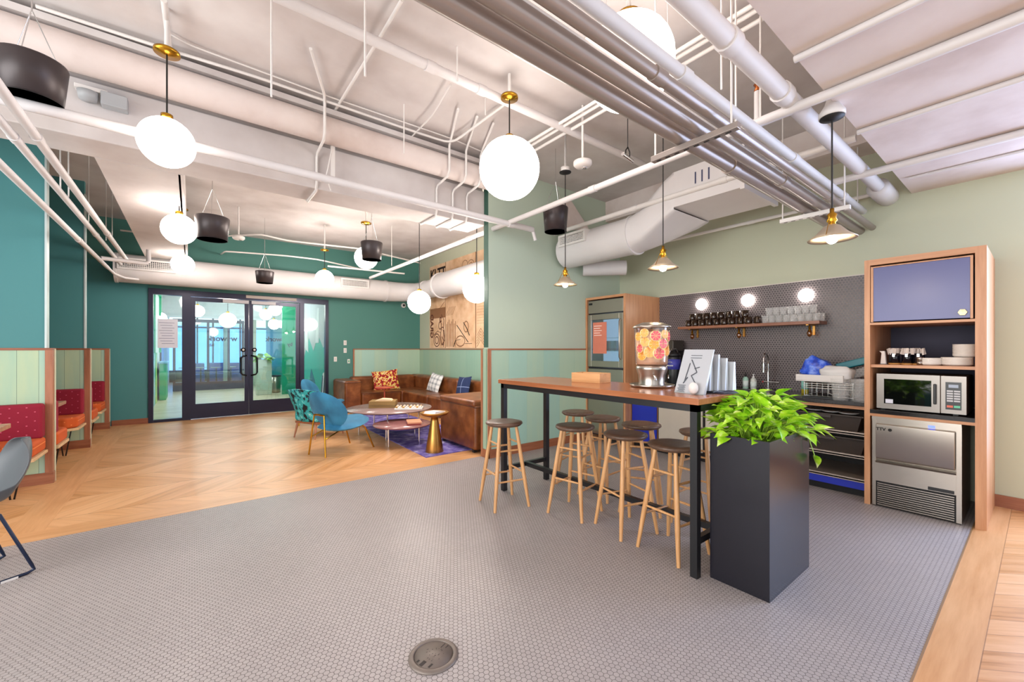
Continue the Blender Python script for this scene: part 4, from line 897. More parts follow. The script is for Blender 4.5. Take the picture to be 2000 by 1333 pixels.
# mugs and glasses
M_MUG = M('smoked_mug', '#2b1a0e', .12, vary=.1, coat=.3)
def mug(mat, label, group):
    t = thing('mug', label, 'mug', (0, 0, 0), 0, group)
    build('cup', MB().lathe([(0, .002), (.034, .0), (.038, .01), (.04, .085), (.037, .085), (.035, .012), (0, .01)], 20), mat, t)
    build('handle', MB().tube([(-.038, 0, .07), (-.062, 0, .068), (-.068, 0, .045), (-.06, 0, .022), (-.038, 0, .018)], .005, 8), mat if mat is not M_MUG else M('mug_handle', '#8a7a6a', .1, .4), t)
    return t
def row(src, n, y0, dy, x, z, rzs=0):
    for k in range(n):
        if k == 0: src.location = (x, y0, z); src.rotation_euler[2] = rzs
        else: dup(src, (x+random.uniform(-.006, .006), y0-dy*k, z), rzs+random.uniform(-.35, .35))
m1 = mug(M_MUG, 'dark brown glass mug in the lower row on the wall shelf', 'lower row of dark mugs'); row(m1, 10, 3.03, .098, SX0+.06, 1.711)
m2 = mug(M_MUG, 'dark brown glass mug in the upper row stacked on mugs', 'upper row of dark mugs'); row(m2, 8, 2.98, .098, SX0+.07, 1.797)
M_TUMB = NT('tumbler_glass').m; _b = M_TUMB.node_tree.nodes['Principled BSDF']; _b.inputs['Alpha'].default_value = .15; _b.inputs['Base Color'].default_value = (.9, .92, .92, 1); _b.inputs['Roughness'].default_value = .08
def tumbler(label, group):
    t = thing('drinking_glass', label, 'glass', (0, 0, 0), 0, group)
    build('cup', MB().lathe([(0, .001), (.03, 0), (.033, .006), (.038, .09), (.036, .09), (.031, .012), (0, .01)], 20), M_TUMB, t)
    build('base', MB().lathe([(0, .002), (.031, .002), (.031, .01), (0, .011)], 20), M_TUMB, t)
    return t
g1 = tumbler('clear tumbler in the lower row at the shelf end', 'lower row of clear tumblers'); row(g1, 8, 2.06, .074, SX0+.06, 1.711)
g2 = tumbler('clear tumbler in the upper row at the shelf end', 'upper row of clear tumblers'); row(g2, 7, 2.02, .074, SX0+.07, 1.802)
g3 = tumbler('clear tumbler in the back row behind the lower glasses', 'back row of clear tumblers'); row(g3, 8, 2.04, .074, SX0+.15, 1.711)
# sconces
for y, lab in ((2.945, 'round white wall light above the dark mugs, nearest the fridge'), (2.335, 'round white wall light in the middle of the tiled wall'), (1.70, 'round white wall light above the clear tumblers')):
    t = thing('wall_light', lab, 'wall light', (XK-.012, y, 2.025))
    build('disc', MB().lathe([(0, -.045), (.055, -.043), (.074, -.03), (.078, -.012)], 32, axis='X'), M_SCONCE, t)
    build('base', MB().lathe([(.074, -.012), (.074, 0), (0, 0)], 32, axis='X'), M_WHITE, t)
# coffee urns
def urn(label, y, colr):
    t = thing('coffee_urn', label, 'coffee urn', (5.25, y, .9))
    build('body', MB().lathe([(0, 0), (.085, 0), (.09, .01), (.09, .38), (.08, .4), (0, .4)], 28), M_BLACK, t)
    build('wrap', MB().lathe([(.0915, .22), (.0915, .36)], 28), M(colr[0], colr[1], .5), t)
    build('lid', MB().lathe([(.085, .4), (.09, .42), (.06, .45), (.03, .455), (.03, .48), (0, .48)], 24), M_BLACK, t)
    build('handle', MB().tube([(-.09, .0, .42), (-.12, 0, .44), (-.05, 0, .5), (.05, 0, .5), (.1, 0, .44)], .008, 8), M_CHROME, t)
    build('tap', MB().tube([(-.09, 0, .14), (-.13, 0, .14), (-.13, 0, .1)], .011, 8), M_CHROME, t)
    build('sight_glass', bx(-.098, -.088, -.008, .008, .12, .36), M_GLASS, t)
    m = MB()
    for k in range(7): a = -.6+k*.2; m.box(-.0945, -.0925, -.006+.045*math.sin(a), .006+.045*math.sin(a), .31+.012*math.cos(a)-.004, .31+.012*math.cos(a)+.002)
    for k in range(6): m.box(-.0945, -.0925, -.045+k*.016, -.033+k*.016, .265, .278)
    build('wrap_print', m, M_WHITE, t)
    return t
urn('black coffee urn with royal blue wrap beside the drink dispenser', 3.13, ('urn_blue', '#3d3f9e')); urn('black coffee urn behind the menu stands', 2.86, ('urn_dark', '#1d1a1a'))
ca = thing('coffee_brewer', 'dark coffee brewer against the tiles beside the fridge column', 'brewer', (5.43, 3.3, .9))
build('column', bx(.02, .14, -.12, .14, 0, .52), M_DARK, ca, bevel=.01); build('hood', bx(-.14, .14, -.14, .15, .47, .62), M('brewer_brown', '#3a332c', .4), ca, bevel=.012); build('base', bx(-.14, .14, -.14, .14, 0, .03), M_STEEL, ca, bevel=.005)
ck = thing('coffee_grinder', 'steel and clear coffee grinder behind the menu cards', 'grinder', (5.3, 2.6, .9))
build('body', bx(-.06, .08, -.08, .06, 0, .3), M_STEEL, ck, bevel=.01); build('arm', bx(-.1, .0, -.14, .06, .3, .33), M_BLACK, ck); build('cup', MB().lathe([(.03, .0), (.035, .08)], 16, (-.1, 0, 0)), M_GLASS, ck)
tw = thing('paper_towel', 'white paper towel roll standing on the worktop', 'paper towel', (5.25, 2.4, .9))
build('roll', MB().lathe([(.02, .01), (.062, .01), (.062, .27), (.02, .27)], 28), M('towel_white', '#ece6e0', .9, vary=.02), tw); build('post', MB().lathe([(.07, 0), (.07, .01), (.008, .012), (.008, .3), (.014, .31), (0, .32)], 16), M_BLACK, tw)
# tap
fa = thing('kitchen_tap', 'tall chrome spring tap over the sink', 'tap', (5.52, 2.05, .9))
build('post', MB().tube([(0, 0, 0), (0, 0, .32)], .013, 12), M_CHROME, fa); build('base', MB().lathe([(.028, 0), (.028, .02), (.014, .03)], 16), M_CHROME, fa)
build('spout', MB().tube([(0, 0, .32), (-.01, 0, .4), (-.05, 0, .45), (-.1, 0, .44), (-.13, 0, .39), (-.135, 0, .32)], .01, 12), M_CHROME, fa)
build('spray_head', MB().tube([(-.135, 0, .32), (-.135, 0, .22)], .018, 12), M_CHROME, fa)
build('mixer', MB().tube([(0, -.12, .1), (0, .05, .1)], .014, 10), M_CHROME, fa)
build('red_dot', MB().ball((-.005, .055, .1), .012), M('red_cap', '#a5202a', .4), fa)
def bottle(label, y, x, h, body, cap, lab_):
    t = thing('soap_bottle', label, 'bottle', (x, y, .9))
    build('body', MB().lathe([(0, 0), (.032, 0), (.034, .01), (.034, h*.62), (.02, h*.74), (.012, h*.76)], 20), M(lab_+'_b', body, .3), t)
    build('label', MB().lathe([(.0345, h*.12), (.0345, h*.52)], 20), M(lab_+'_l', '#d9e6e2', .6), t)
    build('pump', MB().lathe([(.013, h*.76), (.013, h*.84), (.005, h*.85), (.005, h*.96), (.014, h*.97), (.014, h), (0, h)], 12), M(lab_+'_c', cap, .4), t)
bottle('mint green soap bottle with black pump by the sink', 2.3, 5.5, .2, '#a9d2c0', '#202020', 'soap_mint'); bottle('white-pumped clear soap bottle by the sink', 2.2, 5.48, .19, '#c8cdc8', '#eeeeee', 'soap_white')
sp = thing('detergent_bottle', 'striped green and yellow detergent bottle beside the dish rack', 'bottle', (5.42, 1.64, .9))
build('body', MB().lathe([(0, 0), (.035, 0), (.036, .17), (.02, .2), (0, .2)], 16, sx=.6), M('detergent_yellow', '#d8c43a', .4), sp); build('label', MB().lathe([(.0365, .05), (.0365, .15)], 16, sx=.6), M('detergent_label', '#8fd0c8', .5), sp); build('cap', MB().lathe([(.014, .2), (.012, .23), (0, .235)], 12), M_WHITE, sp)
# dish rack
dk = thing('dish_rack', 'steel dish rack with white tray on the worktop end', 'dish rack', (5.22, 1.33, .9))
m = MB()
for z in (.02, .16): m.tube([(-.18, -.2, z), (.18, -.2, z), (.18, .2, z), (-.18, .2, z), (-.18, -.2, z)], .005, 6)
for x, y in ((-.18, -.2), (.18, -.2), (.18, .2), (-.18, .2)): m.tube([(x, y, 0), (x, y, .16)], .005, 6)
for k in range(9): m.tube([(-.18, -.18+k*.045, .02), (-.18, -.18+k*.045, .16)], .0025, 5)
build('frame', m, M_CHROME, dk)
for k in range(3): build('tray', bx(-.19, .19, -.2, .21, .1+k*.022, .105+k*.022), M_STEEL, dk)
build('drip_pan', bx(-.19, .19, -.22, .22, 0, .012), M_BLACK, dk)
wtr = thing('plastic_tray', 'shallow white plastic tray on top of the dish rack', 'tray', (5.2, 1.4, 1.066))
build('body', MB().box(-.19, .19, -.2, .2, 0, .01).box(-.19, -.18, -.2, .2, .01, .07).box(.18, .19, -.2, .2, .01, .07).box(-.18, .18, -.2, -.19, .01, .07).box(-.18, .18, .19, .2, .01, .07), M_WHITE, wtr, bevel=.004)
def softpack(name, label, cat, loc, rz, sx, sy, sz, mat, tilt=0, seed=0):
    rn = random.Random(seed); m = MB().ball((0, 0, 0), .5, seg=20, rings=12); out = []
    for x, y, z in m.v:
        f = 1+.12*math.sin(9*x+seed)*math.cos(8*y+seed*2)+.06*math.sin(17*z)
        sgn = lambda q: math.copysign(abs(q*2)**.6, q)/2
        out.append((sgn(x)*sx*f, sgn(y)*sy*f, sgn(z)*sz*f))
    m.v = out; o = build(name, m, mat, label=label, cat=cat); o.location = loc; o.rotation_euler = (R(tilt), 0, R(rz)); return o
softpack('blue_pack', 'crinkled royal blue plastic pack heaped on the dish rack', 'pack', (5.2, 1.47, 1.19), 10, .14, .25, .22, M_mottled('blue_foil', 14, [(.35, '#1836a8'), (.5, '#2f5ee0'), (.68, '#8fb0ff')], .25, interp='LINEAR'), 25, 2)
softpack('white_tub', 'white plastic food tub lying on the dish rack', 'tub', (5.1, 1.27, 1.16), 0, .14, .27, .13, M('tub_white', '#d9d8d8', .5), 0, 4)
o = build('teal_container', MB().box(-.06, .06, -.14, .14, -.02, .05), M('teal_plastic', '#0f6c7a', .35), label='dark teal lunch container tilted on top of the pile', cat='container', bevel=.012); o.location = (5.28, 1.17, 1.24); o.rotation_euler = (R(-18), 0, 0)
o = build('clear_container', MB().box(-.07, .07, -.11, .11, -.04, .04), M_TUMB, label='clear plastic box leaning under the teal container', cat='container', bevel=.01); o.location = (5.18, 1.12, 1.16); o.rotation_euler = (R(-25), 0, 0)
def pitcher(label, y, x):
    t = thing('water_pitcher', label, 'pitcher', (x, y, .9)); m = MB(); pr = []
    n = 24; vs = []
    for z, r in ((0, .058), (.012, .062), (.19, .074), (.21, .076)):
        for k in range(n): a = 2*math.pi*k/n; rr = r*(1+.04*(k % 2)); vs.append((rr*math.cos(a), rr*math.sin(a), z))
    m.add(vs, [(i*n+k, i*n+(k+1) % n, (i+1)*n+(k+1) % n, (i+1)*n+k) for i in range(3) for k in range(n)]); m.add([(.05*math.cos(2*math.pi*k/n), .05*math.sin(2*math.pi*k/n), 0) for k in range(n)], [tuple(range(n))])
    build('jug', m, M_TUMB, t, solid=.003); build('handle', MB().tube([(0, .066, .16), (0, .1, .15), (0, .1, .06), (0, .06, .04)], .007, 8), M_TUMB, t)
pitcher('ribbed clear pitcher in front of the dish rack', 1.22, 5.02); pitcher('ribbed clear pitcher next to the tall cabinet side', 1.08, 5.04)
# tall cabinet with microwave and ice maker
tc = thing('tall_cabinet', 'tall veneered cabinet with navy flap door, microwave shelf and ice maker bay', 'cabinet', (4.82, .27, 0))
build('side_panel', bx(0, .85, 0, .06, 0, 2.2), M_CAB, tc); build('side_panel', bx(0, .85, .69, .73, 0, 2.2), M_CAB, tc)
build('top_panel', bx(0, .85, .06, .69, 2.15, 2.2), M_CABH, tc); build('divider', bx(0, .85, .06, .69, 1.615, 1.635), M_CABH, tc)
build('shelf', bx(.03, .83, .06, .69, 1.235, 1.26), M_CABH, tc); build('back', bx(.82, .85, .06, .69, .86, 2.15), M_NAVYIN, tc)
build('lining', bx(.25, .82, .06, .064, .86, 1.61), M_NAVYIN, tc)
build('bay_top', bx(0, .85, .06, .69, .8, .825), M_CABH, tc); build('worktop', bx(-.005, .82, .06, .69, .825, .858), M_COUNTER, tc)
fd = build('flap_door', bx(.004, .024, .085, .668, 1.645, 2.125), M_NAVY, tc, bevel=.002)
build('door_edge', MB().box(.0, .02, .07, .085, 1.64, 2.135).box(.0, .02, .668, .685, 1.64, 2.135).box(.0, .02, .085, .668, 2.125, 2.135), M_CAB, tc)
build('knob', MB().lathe([(0, -.022), (.026, -.02), (.028, -.01), (.012, .0)], 6, (.004, .125, 1.69), axis='X', smooth=False), M('pale_brass', '#cbb88c', .35, .6), fd)
# microwave
mw = thing('microwave', 'stainless microwave with black window on the cabinet worktop', 'microwave', (4.9, .38, .868))
build('body', bx(.02, .45, 0, .55, 0, .31), M('microwave_shell', '#6a5a4e', .4, .5), mw, bevel=.004)
md = build('door', MB().box(0, .02, .15, .2, .0, .31).box(0, .02, .5, .55, .0, .31).box(0, .02, .2, .5, .0, .045).box(0, .02, .2, .5, .265, .31), M('microwave_steel', '#8b8580', .38, 1, vary=.05), mw)
build('window', bx(.004, .02, .2, .5, .045, .265), M('oven_glass', '#0a0d0a', .04, vary=0), mw)
build('handle', bx(-.03, -.005, .168, .186, .07, .24), M_BLACK, md, bevel=.006)
build('sticker', bx(.001, .004, .44, .49, .05, .085), M('paper', '#dfe2ee', .7), mw)
build('control_panel', bx(0, .02, 0, .145, 0, .31), M('microwave_steel', '#8b8580'), mw, bevel=.002)
build('key_field', bx(-.002, .0, .028, .118, .035, .26), M('key_black', '#101014', .3), mw)
m = MB()
for r_ in range(5):
    for c in range(2): m.box(-.004, -.002, .035+c*.04, .07+c*.04, .1+r_*.02, .113+r_*.02)
build('keys', m, M('key_white', '#c8c8cc', .5), mw)
build('start_key', bx(-.004, -.002, .035, .07, .052, .07), M('key_green', '#6fd0a8', .5), mw); build('stop_key', bx(-.004, -.002, .075, .11, .052, .07), M('key_red', '#e0705a', .5), mw)
build('display', bx(-.004, -.002, .045, .1, .215, .24), M_emit('display_blue', '#6f7f96', .5), mw)
for x in (.05, .4):
    for y in (.05, .5): build('foot', bx(x, x+.03, y, y+.03, -.01, 0), M_BLACK, mw)
# ice maker
ice = thing('ice_maker', 'stainless under-counter ice maker with hinged front and slatted grille', 'ice maker', (4.82, .4, 0))
build('body', bx(.03, .62, 0, .54, .01, .795), M('ice_shell', '#8b8176', .35, .8), ice)
build('front_frame', MB().box(0, .03, 0, .03, .01, .795).box(0, .03, .52, .545, .01, .795).box(-.01, .03, 0, .545, .775, .8).box(.01, .03, .03, .52, .73, .775), M_STEEL, ice)
build('bin_door', MB().prism([(-.02, .43), (-.035, .45), (-.03, .735), (.0, .74), (.01, .43)], .035, .515, 'Y'), M_STEEL, ice, bevel=.004)
build('lower_panel', MB().prism([(-.005, .23), (-.005, .39), (-.03, .41), (.02, .41), (.02, .23)], .03, .52, 'Y'), M_STEEL, ice)
build('grille_back', bx(.012, .016, .03, .52, .012, .228), M_DARK, ice)
m = MB()
for k in range(11): m.box(-.004, .012, .04, .51, 0.02+k*.0185, .028+k*.0185)
build('grille_slats', m, M_STEEL, ice)
build('plate', bx(-.008, -.005, .04, .19, .235, .262), M_BLACK, ice)
build('display', bx(.006, .009, .15, .19, .745, .765), M_emit('blue_display', '#3a5cff', 1.5), ice)
text('lettering', 'TTV', .035, (-.0365, .48, .695), (R(90), 0, R(-90)), M_DARK, ice, align='CENTER')
build('emblem', MB().lathe([(.008, 0), (.013, 0), (.013, .002), (.008, .002)], 20, (-.037, .42, .695), axis='X'), M_DARK, ice)
# items on the cabinet shelf
Z1 = 1.261
for k, (y, lab) in enumerate(((.83, 'dark lidded jar of white sachets nearest the shelf corner'), (.745, 'middle dark jar heaped with white sachets'), (.67, 'dark jar of upright white sachets beside the steel cup'))):
    t = thing('sachet_jar', lab, 'jar', (5.02+.0*k, y, Z1))
    build('jar', MB().lathe([(0, .012), (.036, .012), (.038, .1), (0, .1)], 20), M('jar_black', '#0d0e18', .08, vary=0), t)
    build('coaster', MB().lathe([(0, 0), (.042, 0), (.042, .011), (0, .011)], 20), M('bamboo', '#cf9450', .5), t)
    rn = random.Random(k); m = MB()
    for q in range(12):
        c, s_ = rn.uniform(-.032, .032), rn.uniform(-.036, .036); b_ = MB().box(-.004, .004, -.016, .016, 0, .055)
        m2_ = b_.xf(Matrix.Translation((c, s_, .09)) @ Matrix.Rotation(rn.uniform(0, 3), 4, 'Z') @ Matrix.Rotation(rn.uniform(-.4, .4), 4, 'X')); m.add(m2_.v, m2_.f)
    build('sachets', m, M('sachet_white', '#d8ccc4', .8), t)
    build('clasp', bx(-.042, -.037, -.008, .008, .07, .095), M_CHROME, t)
t = thing('napkin_holder', 'small holder of folded white napkins at the shelf corner', 'napkins', (5.0, .9, Z1)); build('napkins', MB().prism([(-.02, 0), (.02, 0), (.012, .1), (.028, .12), (-.01, .12)], -.02, .025, 'X'), M('napkin', '#e6dcd4', .9), t, bevel=.003); build('base', bx(-.025, .028, -.03, .03, -.0, .004), M_BLACK, t)
t = thing('stirrer_cup', 'two stacked little steel cups between jars and plates', 'cup', (4.95, .655, Z1)); build('lower_cup', MB().lathe([(0, 0), (.02, 0), (.022, .035), (0, .035)], 16), M_STEEL, t); build('upper_cup', MB().lathe([(0, .035), (.02, .035), (.022, .07), (0, .07)], 16), M_STEEL, t)
def plates(label, y, x, n, r, dz, z0, group):
    p0 = None
    for k in range(n):
        if p0 is None:
            p0 = build('plate', MB().lathe([(0, .0), (r*.8, 0), (r*.97, .01), (r, .016), (r*.97, .018), (r*.8, .007), (0, .007)], 32), M('plate_white', '#e4dcd4', .3, vary=.01), label=label, cat='plate', group=group); p0.location = (x, y, z0)
        else:
            c = p0.copy(); COL.objects.link(c); c.location = (x, y, z0+k*dz)
plates('small white plate in the low stack beside the steel cup', .6, 5.0, 7, .075, .0075, Z1, 'low stack of small plates')
plates('white plate in the wide stack by the cabinet side', .445, 5.02, 8, .095, .0075, Z1, 'wide stack of plates')
plates('white bowl-like plate piled on top of the wide stack', .405, 5.04, 11, .068, .0088, Z1+.072, 'upper stack of plates')
# ================================================================ LOUNGE
rg = MB().prism([(2.15, 5.75), (2.37, 4.86), (3.0, 4.72), (3.0, 8.6), (3.7, 8.9), (2.7, 9.15), (2.3, 8.0)], 0, .01, 'Z')
rg = MB().prism([(2.374, 4.863), (3.6, 4.88), (3.62, 9.0), (2.45, 9.0)], 0, .01, 'Z')
build('rug', rg, M_mottled('purple_rug', 7, [(.3, '#41357c'), (.45, '#5d4f9c'), (.58, '#8077b4'), (.7, '#b5b0d4')], .95, 8, interp='LINEAR'), label='faded violet rug under the coffee tables', cat='rug')
# sofa
so = thing('sectional_sofa', 'brown leather sectional sofa wrapping the lounge corner', 'sofa', (0, 0, 0))
def cushion(mb_args, name, par, mat=M_LEATHER, bev=.05, puff=0):
    o = build(name, MB().box(*mb_args), mat, par, bevel=bev, segs=4); return o
cushion((2.62, 2.98, 9.28, 10.26, .05, .7), 'arm', so); 
for x0, x1 in ((2.98, 3.9),): cushion((x0, x1, 9.28, 10.0, .05, .42), 'seat', so)
cushion((3.9, 4.84, 9.28, 10.0, .05, .42), 'seat', so)
for y0, y1 in ((8.0, 9.28), (6.75, 8.0), (5.6, 6.75)): cushion((3.92, 4.6, y0, y1, .05, .42), 'seat', so)
for x0, x1 in ((2.98, 3.85), (3.85, 4.58)): cushion((x0, x1, 9.98, 10.3, .3, .74), 'backrest', so, bev=.07)
for y0, y1 in ((9.0, 10.3), (7.85, 9.0), (6.7, 7.85), (5.6, 6.7)): cushion((4.56, 4.84, y0, y1, .3, .74), 'backrest', so, bev=.07)
cushion((2.97, 3.9, 4.63, 5.62, .04, .655), 'end_block', so, bev=.045); cushion((2.955, 3.92, 4.64, 5.61, .62, .71), 'end_cushion', so, bev=.035)
cushion((3.9, 4.84, 4.66, 5.6, .04, .7), 'end_block', so, bev=.05)
m = MB()
for a, b in (((2.975, 4.635, .615), (2.975, 5.61, .615)), ((2.975, 4.635, .615), (3.9, 4.635, .615)), ((2.6, 9.275, .66), (2.98, 9.275, .66)), ((3.9, 9.275, .4), (2.98, 9.275, .4))): m.tube([a, b], .006, 6)
build('seam', m, M('leather_piping', '#4a2210', .5), so)
m = MB()
for x, y in ((2.68, 9.34), (3.85, 9.34), (3.0, 4.7), (3.0, 5.55), (4.0, 6.0), (4.0, 7.4), (4.75, 4.7)): m.box(x, x+.05, y, y+.05, 0, .06)
build('feet', m, M_BLACK, so)
def pillow(label, loc, rot, sx, sy, mat):
    m = MB(); n = 12; vs = []; fs = []
    for side in (1, -1):
        o = len(vs)
        for i in range(n+1):
            for j in range(n+1):
                a, b = i/n*2-1, j/n*2-1; k = (1-a*a)*(1-b*b); pin = 1-.1*(1-abs(a*b)) if max(abs(a), abs(b)) > .9 else 1-.07*(1-max(abs(a*b), 0))
                vs.append((side*.075*k**.45, a*sx/2*(1-.08*(1-b*b)*-0)-a*.04*(1-b*b)*sx, b*sy/2-b*.04*(1-a*a)*sy))
        fs += [(o+i*(n+1)+j, o+(i+1)*(n+1)+j, o+(i+1)*(n+1)+j+1, o+i*(n+1)+j+1) for i in range(n) for j in range(n)]
    m.add(vs, fs, True); o = build('pillow', m, mat, label=label, cat='pillow'); o.location = loc; o.rotation_euler = rot; return o
M_FLORAL = M_mottled('floral_fabric', 15, [(0, '#8a1420'), (.42, '#a81f2a'), (.5, '#e8c04a'), (.56, '#d9d9b0'), (.6, '#c2421f'), (.66, '#6a1018')], .9, 2)
t = NT('plaid'); s = t.new('ShaderNodeSeparateXYZ'); t.link(t.obj(), s.inputs[0])
fa_ = t.math('GREATER_THAN', t.math('FRACT', t.math('MULTIPLY', s.outputs[1], 9.)), .6); fb_ = t.math('GREATER_THAN', t.math('FRACT', t.math('MULTIPLY', s.outputs[2], 9.)), .6)
t.base(t.mix(t.math('MULTIPLY', t.math('ADD', fa_, fb_), .5), lin('#dfe0e0'), lin('#8f9499'))); t.rough(.9); M_PLAID = t.m
t = NT('navy_check'); s = t.new('ShaderNodeSeparateXYZ'); t.link(t.obj(), s.inputs[0])
fa_ = t.math('LESS_THAN', t.math('FRACT', t.math('MULTIPLY', t.math('ADD', s.outputs[1], .02), 4.)), .05); fb_ = t.math('LESS_THAN', t.math('FRACT', t.math('MULTIPLY', t.math('ADD', s.outputs[2], .02), 4.)), .05)
t.base(t.mix(t.math('MAXIMUM', fa_, fb_), lin('#1f2f58'), lin('#8c9cc4'))); t.rough(.9); M_NAVYCHK = t.m
pillow('red floral pillow on the sofa by the entrance wall', (3.72, 9.8, .64), (R(6), R(-14), R(-105)), .62, .5, M_FLORAL)
pillow('grey and white plaid pillow on the long side of the sofa', (4.42, 8.6, .62), (R(8), R(18), R(10)), .46, .44, M_PLAID)
pillow('navy checked pillow at the near end of the long sofa side', (4.4, 7.3, .62), (R(-4), R(16), R(4)), .44, .44, M_NAVYCHK)
# side table red
rt = thing('side_table', 'small orange-red pedestal side table in front of the floral pillow', 'table', (3.33, 8.85, 0))
M_CORAL = M('coral_paint', '#c75a40', .4)
build('table_top', MB().lathe([(0, .545), (.19, .545), (.2, .56), (.19, .57), (0, .57)], 32), M_CORAL, rt); build('pole', MB().tube([(0, 0, .02), (0, 0, .545)], .014, 10), M_CORAL, rt); build('base', MB().lathe([(0, 0), (.15, 0), (.15, .012), (.02, .025), (0, .025)], 28), M_CORAL, rt)
# coffee tables
def round_table(label, c, r, h, col, legs, par='coffee_table', sx=1.0):
    t = thing(par, label, 'table', (c[0], c[1], 0))
    build('table_top', MB().lathe([(0, h-.02), (r-.01, h-.02), (r, h-.01), (r-.004, h), (0, h)], 48), col, t)
    for k in range(legs):
        a = 2*math.pi*k/legs+.5; x, y = math.cos(a)*r*.72, math.sin(a)*r*.72
        build('leg', MB().tube([(x, y, h-.02), (x, y, .012)], .011, 10), M_CHROME, t)
    build('apron', MB().lathe([(r*.7, h-.055), (r*.7, h-.02)], 40), M('apron_violet', '#4b4390', .5), t)
    return t
M_TT1 = M('taupe_top', '#8d7470', .25, vary=.04); M_TT2 = M('plum_top', '#8a5a58', .25, vary=.04)
round_table('large round taupe coffee table with chrome legs', (2.62, 6.72), .69, .42, M_TT1, 5); round_table('small low plum coffee table tucked beside the large one', (2.46, 5.82), .42, .3, M_TT2, 4)
o = thing('wooden_tray_box', 'olive wooden box with papers on the large coffee table', 'box', (2.56, 6.85, .42), R(-30)); o.scale = (1.25, 1.25, 1.1)
build('body', bx(-.17, .17, -.12, .12, 0, .1), M_wood('olive_box', '#a2814a', '#7e5f30', 0, 1, .5), o, bevel=.004); build('lid_line', bx(-.172, .172, -.122, .122, .03, .034), M_DARK, o)
build('papers', MB().prism([(-.1, .1), (.12, .1), (.1, .12), (-.02, .128)], -.07, .08, 'Y'), M('sheet_tan', '#d8bfa0', .8), o)
o = thing('egg_tray', 'white tray of gold and white pieces on the large coffee table', 'tray', (2.8, 6.35, .42), R(-30))
build('tray', bx(-.22, .22, -.11, .11, 0, .03), M_WHITE, o, bevel=.006)
m = MB(); m2_ = MB()
for i in range(8):
    for j in range(4): build('white_piece' if (i+j) % 2 else 'gold_piece', MB().ball((-.19+i*.054, -.08+j*.053, .04), .02, seg=10, rings=6), M_WHITE if (i+j) % 2 else M_GOLD, o)

for k, (c, lab) in enumerate((('#8a2f2a', 'lower dark red book on the low coffee table'), ('#c98a6a', 'upper tan book on the low coffee table'))):
    b = thing('book', lab, 'book', (2.58, 5.68, .3+k*.022), R(-25+6*k)); build('cover', bx(-.1, .1, -.14, .14, 0, .022), M('book%d' % k, c, .5), b, bevel=.002); build('pages', bx(-.095, .102, -.135, .135, .004, .018), M('paper', '#dfe2ee', .7), b)
gt = thing('drum_side_table', 'tapered gold metal side table with shallow dish top', 'table', (2.6, 5.07, 0))
build('base', MB().lathe([(0, 0), (.12, 0), (.122, .01), (.09, .2), (.055, .42), (.045, .48), (0, .48)], 40), M_GOLD, gt); build('dish', MB().lathe([(0, .48), (.1, .485), (.17, .51), (.195, .54), (.19, .545), (.15, .525), (0, .52)], 40), M_GOLD, gt)
o = thing('magazine', 'folded white magazine in the gold table dish', 'magazine', (2.6, 5.07, .532), R(30)); build('pages', bx(-.13, .13, -.09, .09, 0, .008), M('paper_white', '#e6e4e6', .8), o); build('cover', MB().prism([(-.12, .008), (.12, .008), (.11, .016), (-.1, .03)], -.085, .085, 'Y'), M('magazine_cover', '#c8c8d4', .5), o)
# velvet lounge chairs
t = NT('blue_velvet'); f = t.noise(t.obj(), 4, 4); t.base(t.ramp(f, [(.3, lin('#14587c')), (.7, lin('#2f84ae'))])); t.rough(.7); t.b.inputs['Sheen Weight'].default_value = .25; t.b.inputs['Sheen Tint'].default_value = lin('#9ad4f0'); M_VELVET = t.m
def disc(c, ux, uy, a, b, th, n=32, curl=0, pw=2.0, taper=0):
    """padded oval: ux, uy unit vectors, curl bends the sides forward along the normal"""
    m = MB(); nrm = ux.cross(uy); rings = 7; vs = []; fs = []
    for side in (1, -1):
        o = len(vs); vs.append(c+nrm*side*th/2)
        for i in range(1, rings+1):
            t = i/rings; hgt = th/2*(1-t**6)**.5 if i < rings else 0
            for k in range(n):
                q = 2*math.pi*k/n; x = math.copysign(abs(math.cos(q))**(2/pw), math.cos(q))*a*t; y = math.copysign(abs(math.sin(q))**(2/pw), math.sin(q))*b*t
                x *= 1-taper*y/b
                vs.append(c+ux*x+uy*y+nrm*(side*hgt+curl*(x/a)**2))
        for k in range(n): fs.append((o, o+1+k, o+1+(k+1) % n))
        for i in range(rings-1):
            for k in range(n): p = o+1+i*n; fs.append((p+k, p+n+k, p+n+(k+1) % n, p+(k+1) % n))
    return m.add(vs, fs, True)
def velvet_chair(label, loc, rz):
    t = thing('lounge_chair', label, 'chair', loc, rz, 'blue velvet chairs'); 
    tilt = R(20); uy = Vector((-math.sin(tilt), 0, math.cos(tilt))); ux = Vector((0, 1, 0))
    build('backrest', disc(Vector((-.25, 0, .585)), ux, uy, .37, .27, .06, curl=.06), M_VELVET, t, bevel=0)
    ty = R(8); vy = Vector((math.cos(ty), 0, math.sin(ty)))
    build('seat', disc(Vector((.05, 0, .385)), ux, vy, .31, .33, .09, curl=.03, pw=2.3), M_VELVET, t)
    for s_ in (-1, 1):
        build('leg', MB().tube([(-.33, s_*.05 if 0 else s_*.1, .53), (-.36, s_*.17, 0)], .011, 10), M_BRASS, t)
        build('leg', MB().tube([(-.15, s_*.14, .3), (.2, s_*.2, .33), (.24, s_*.21, .3), (.36, s_*.25, 0)], .011, 10), M_BRASS, t)
    build('back_bar', MB().tube([(-.33, -.1, .53), (-.345, 0, .54), (-.33, .1, .53)], .013, 10), M_BRASS, t)
    build('stretcher', MB().tube([(-.35, -.15, .23), (-.15, -.14, .3), (-.15, .14, .3), (-.35, .15, .23)], .009, 8), M_BRASS, t)
    return t
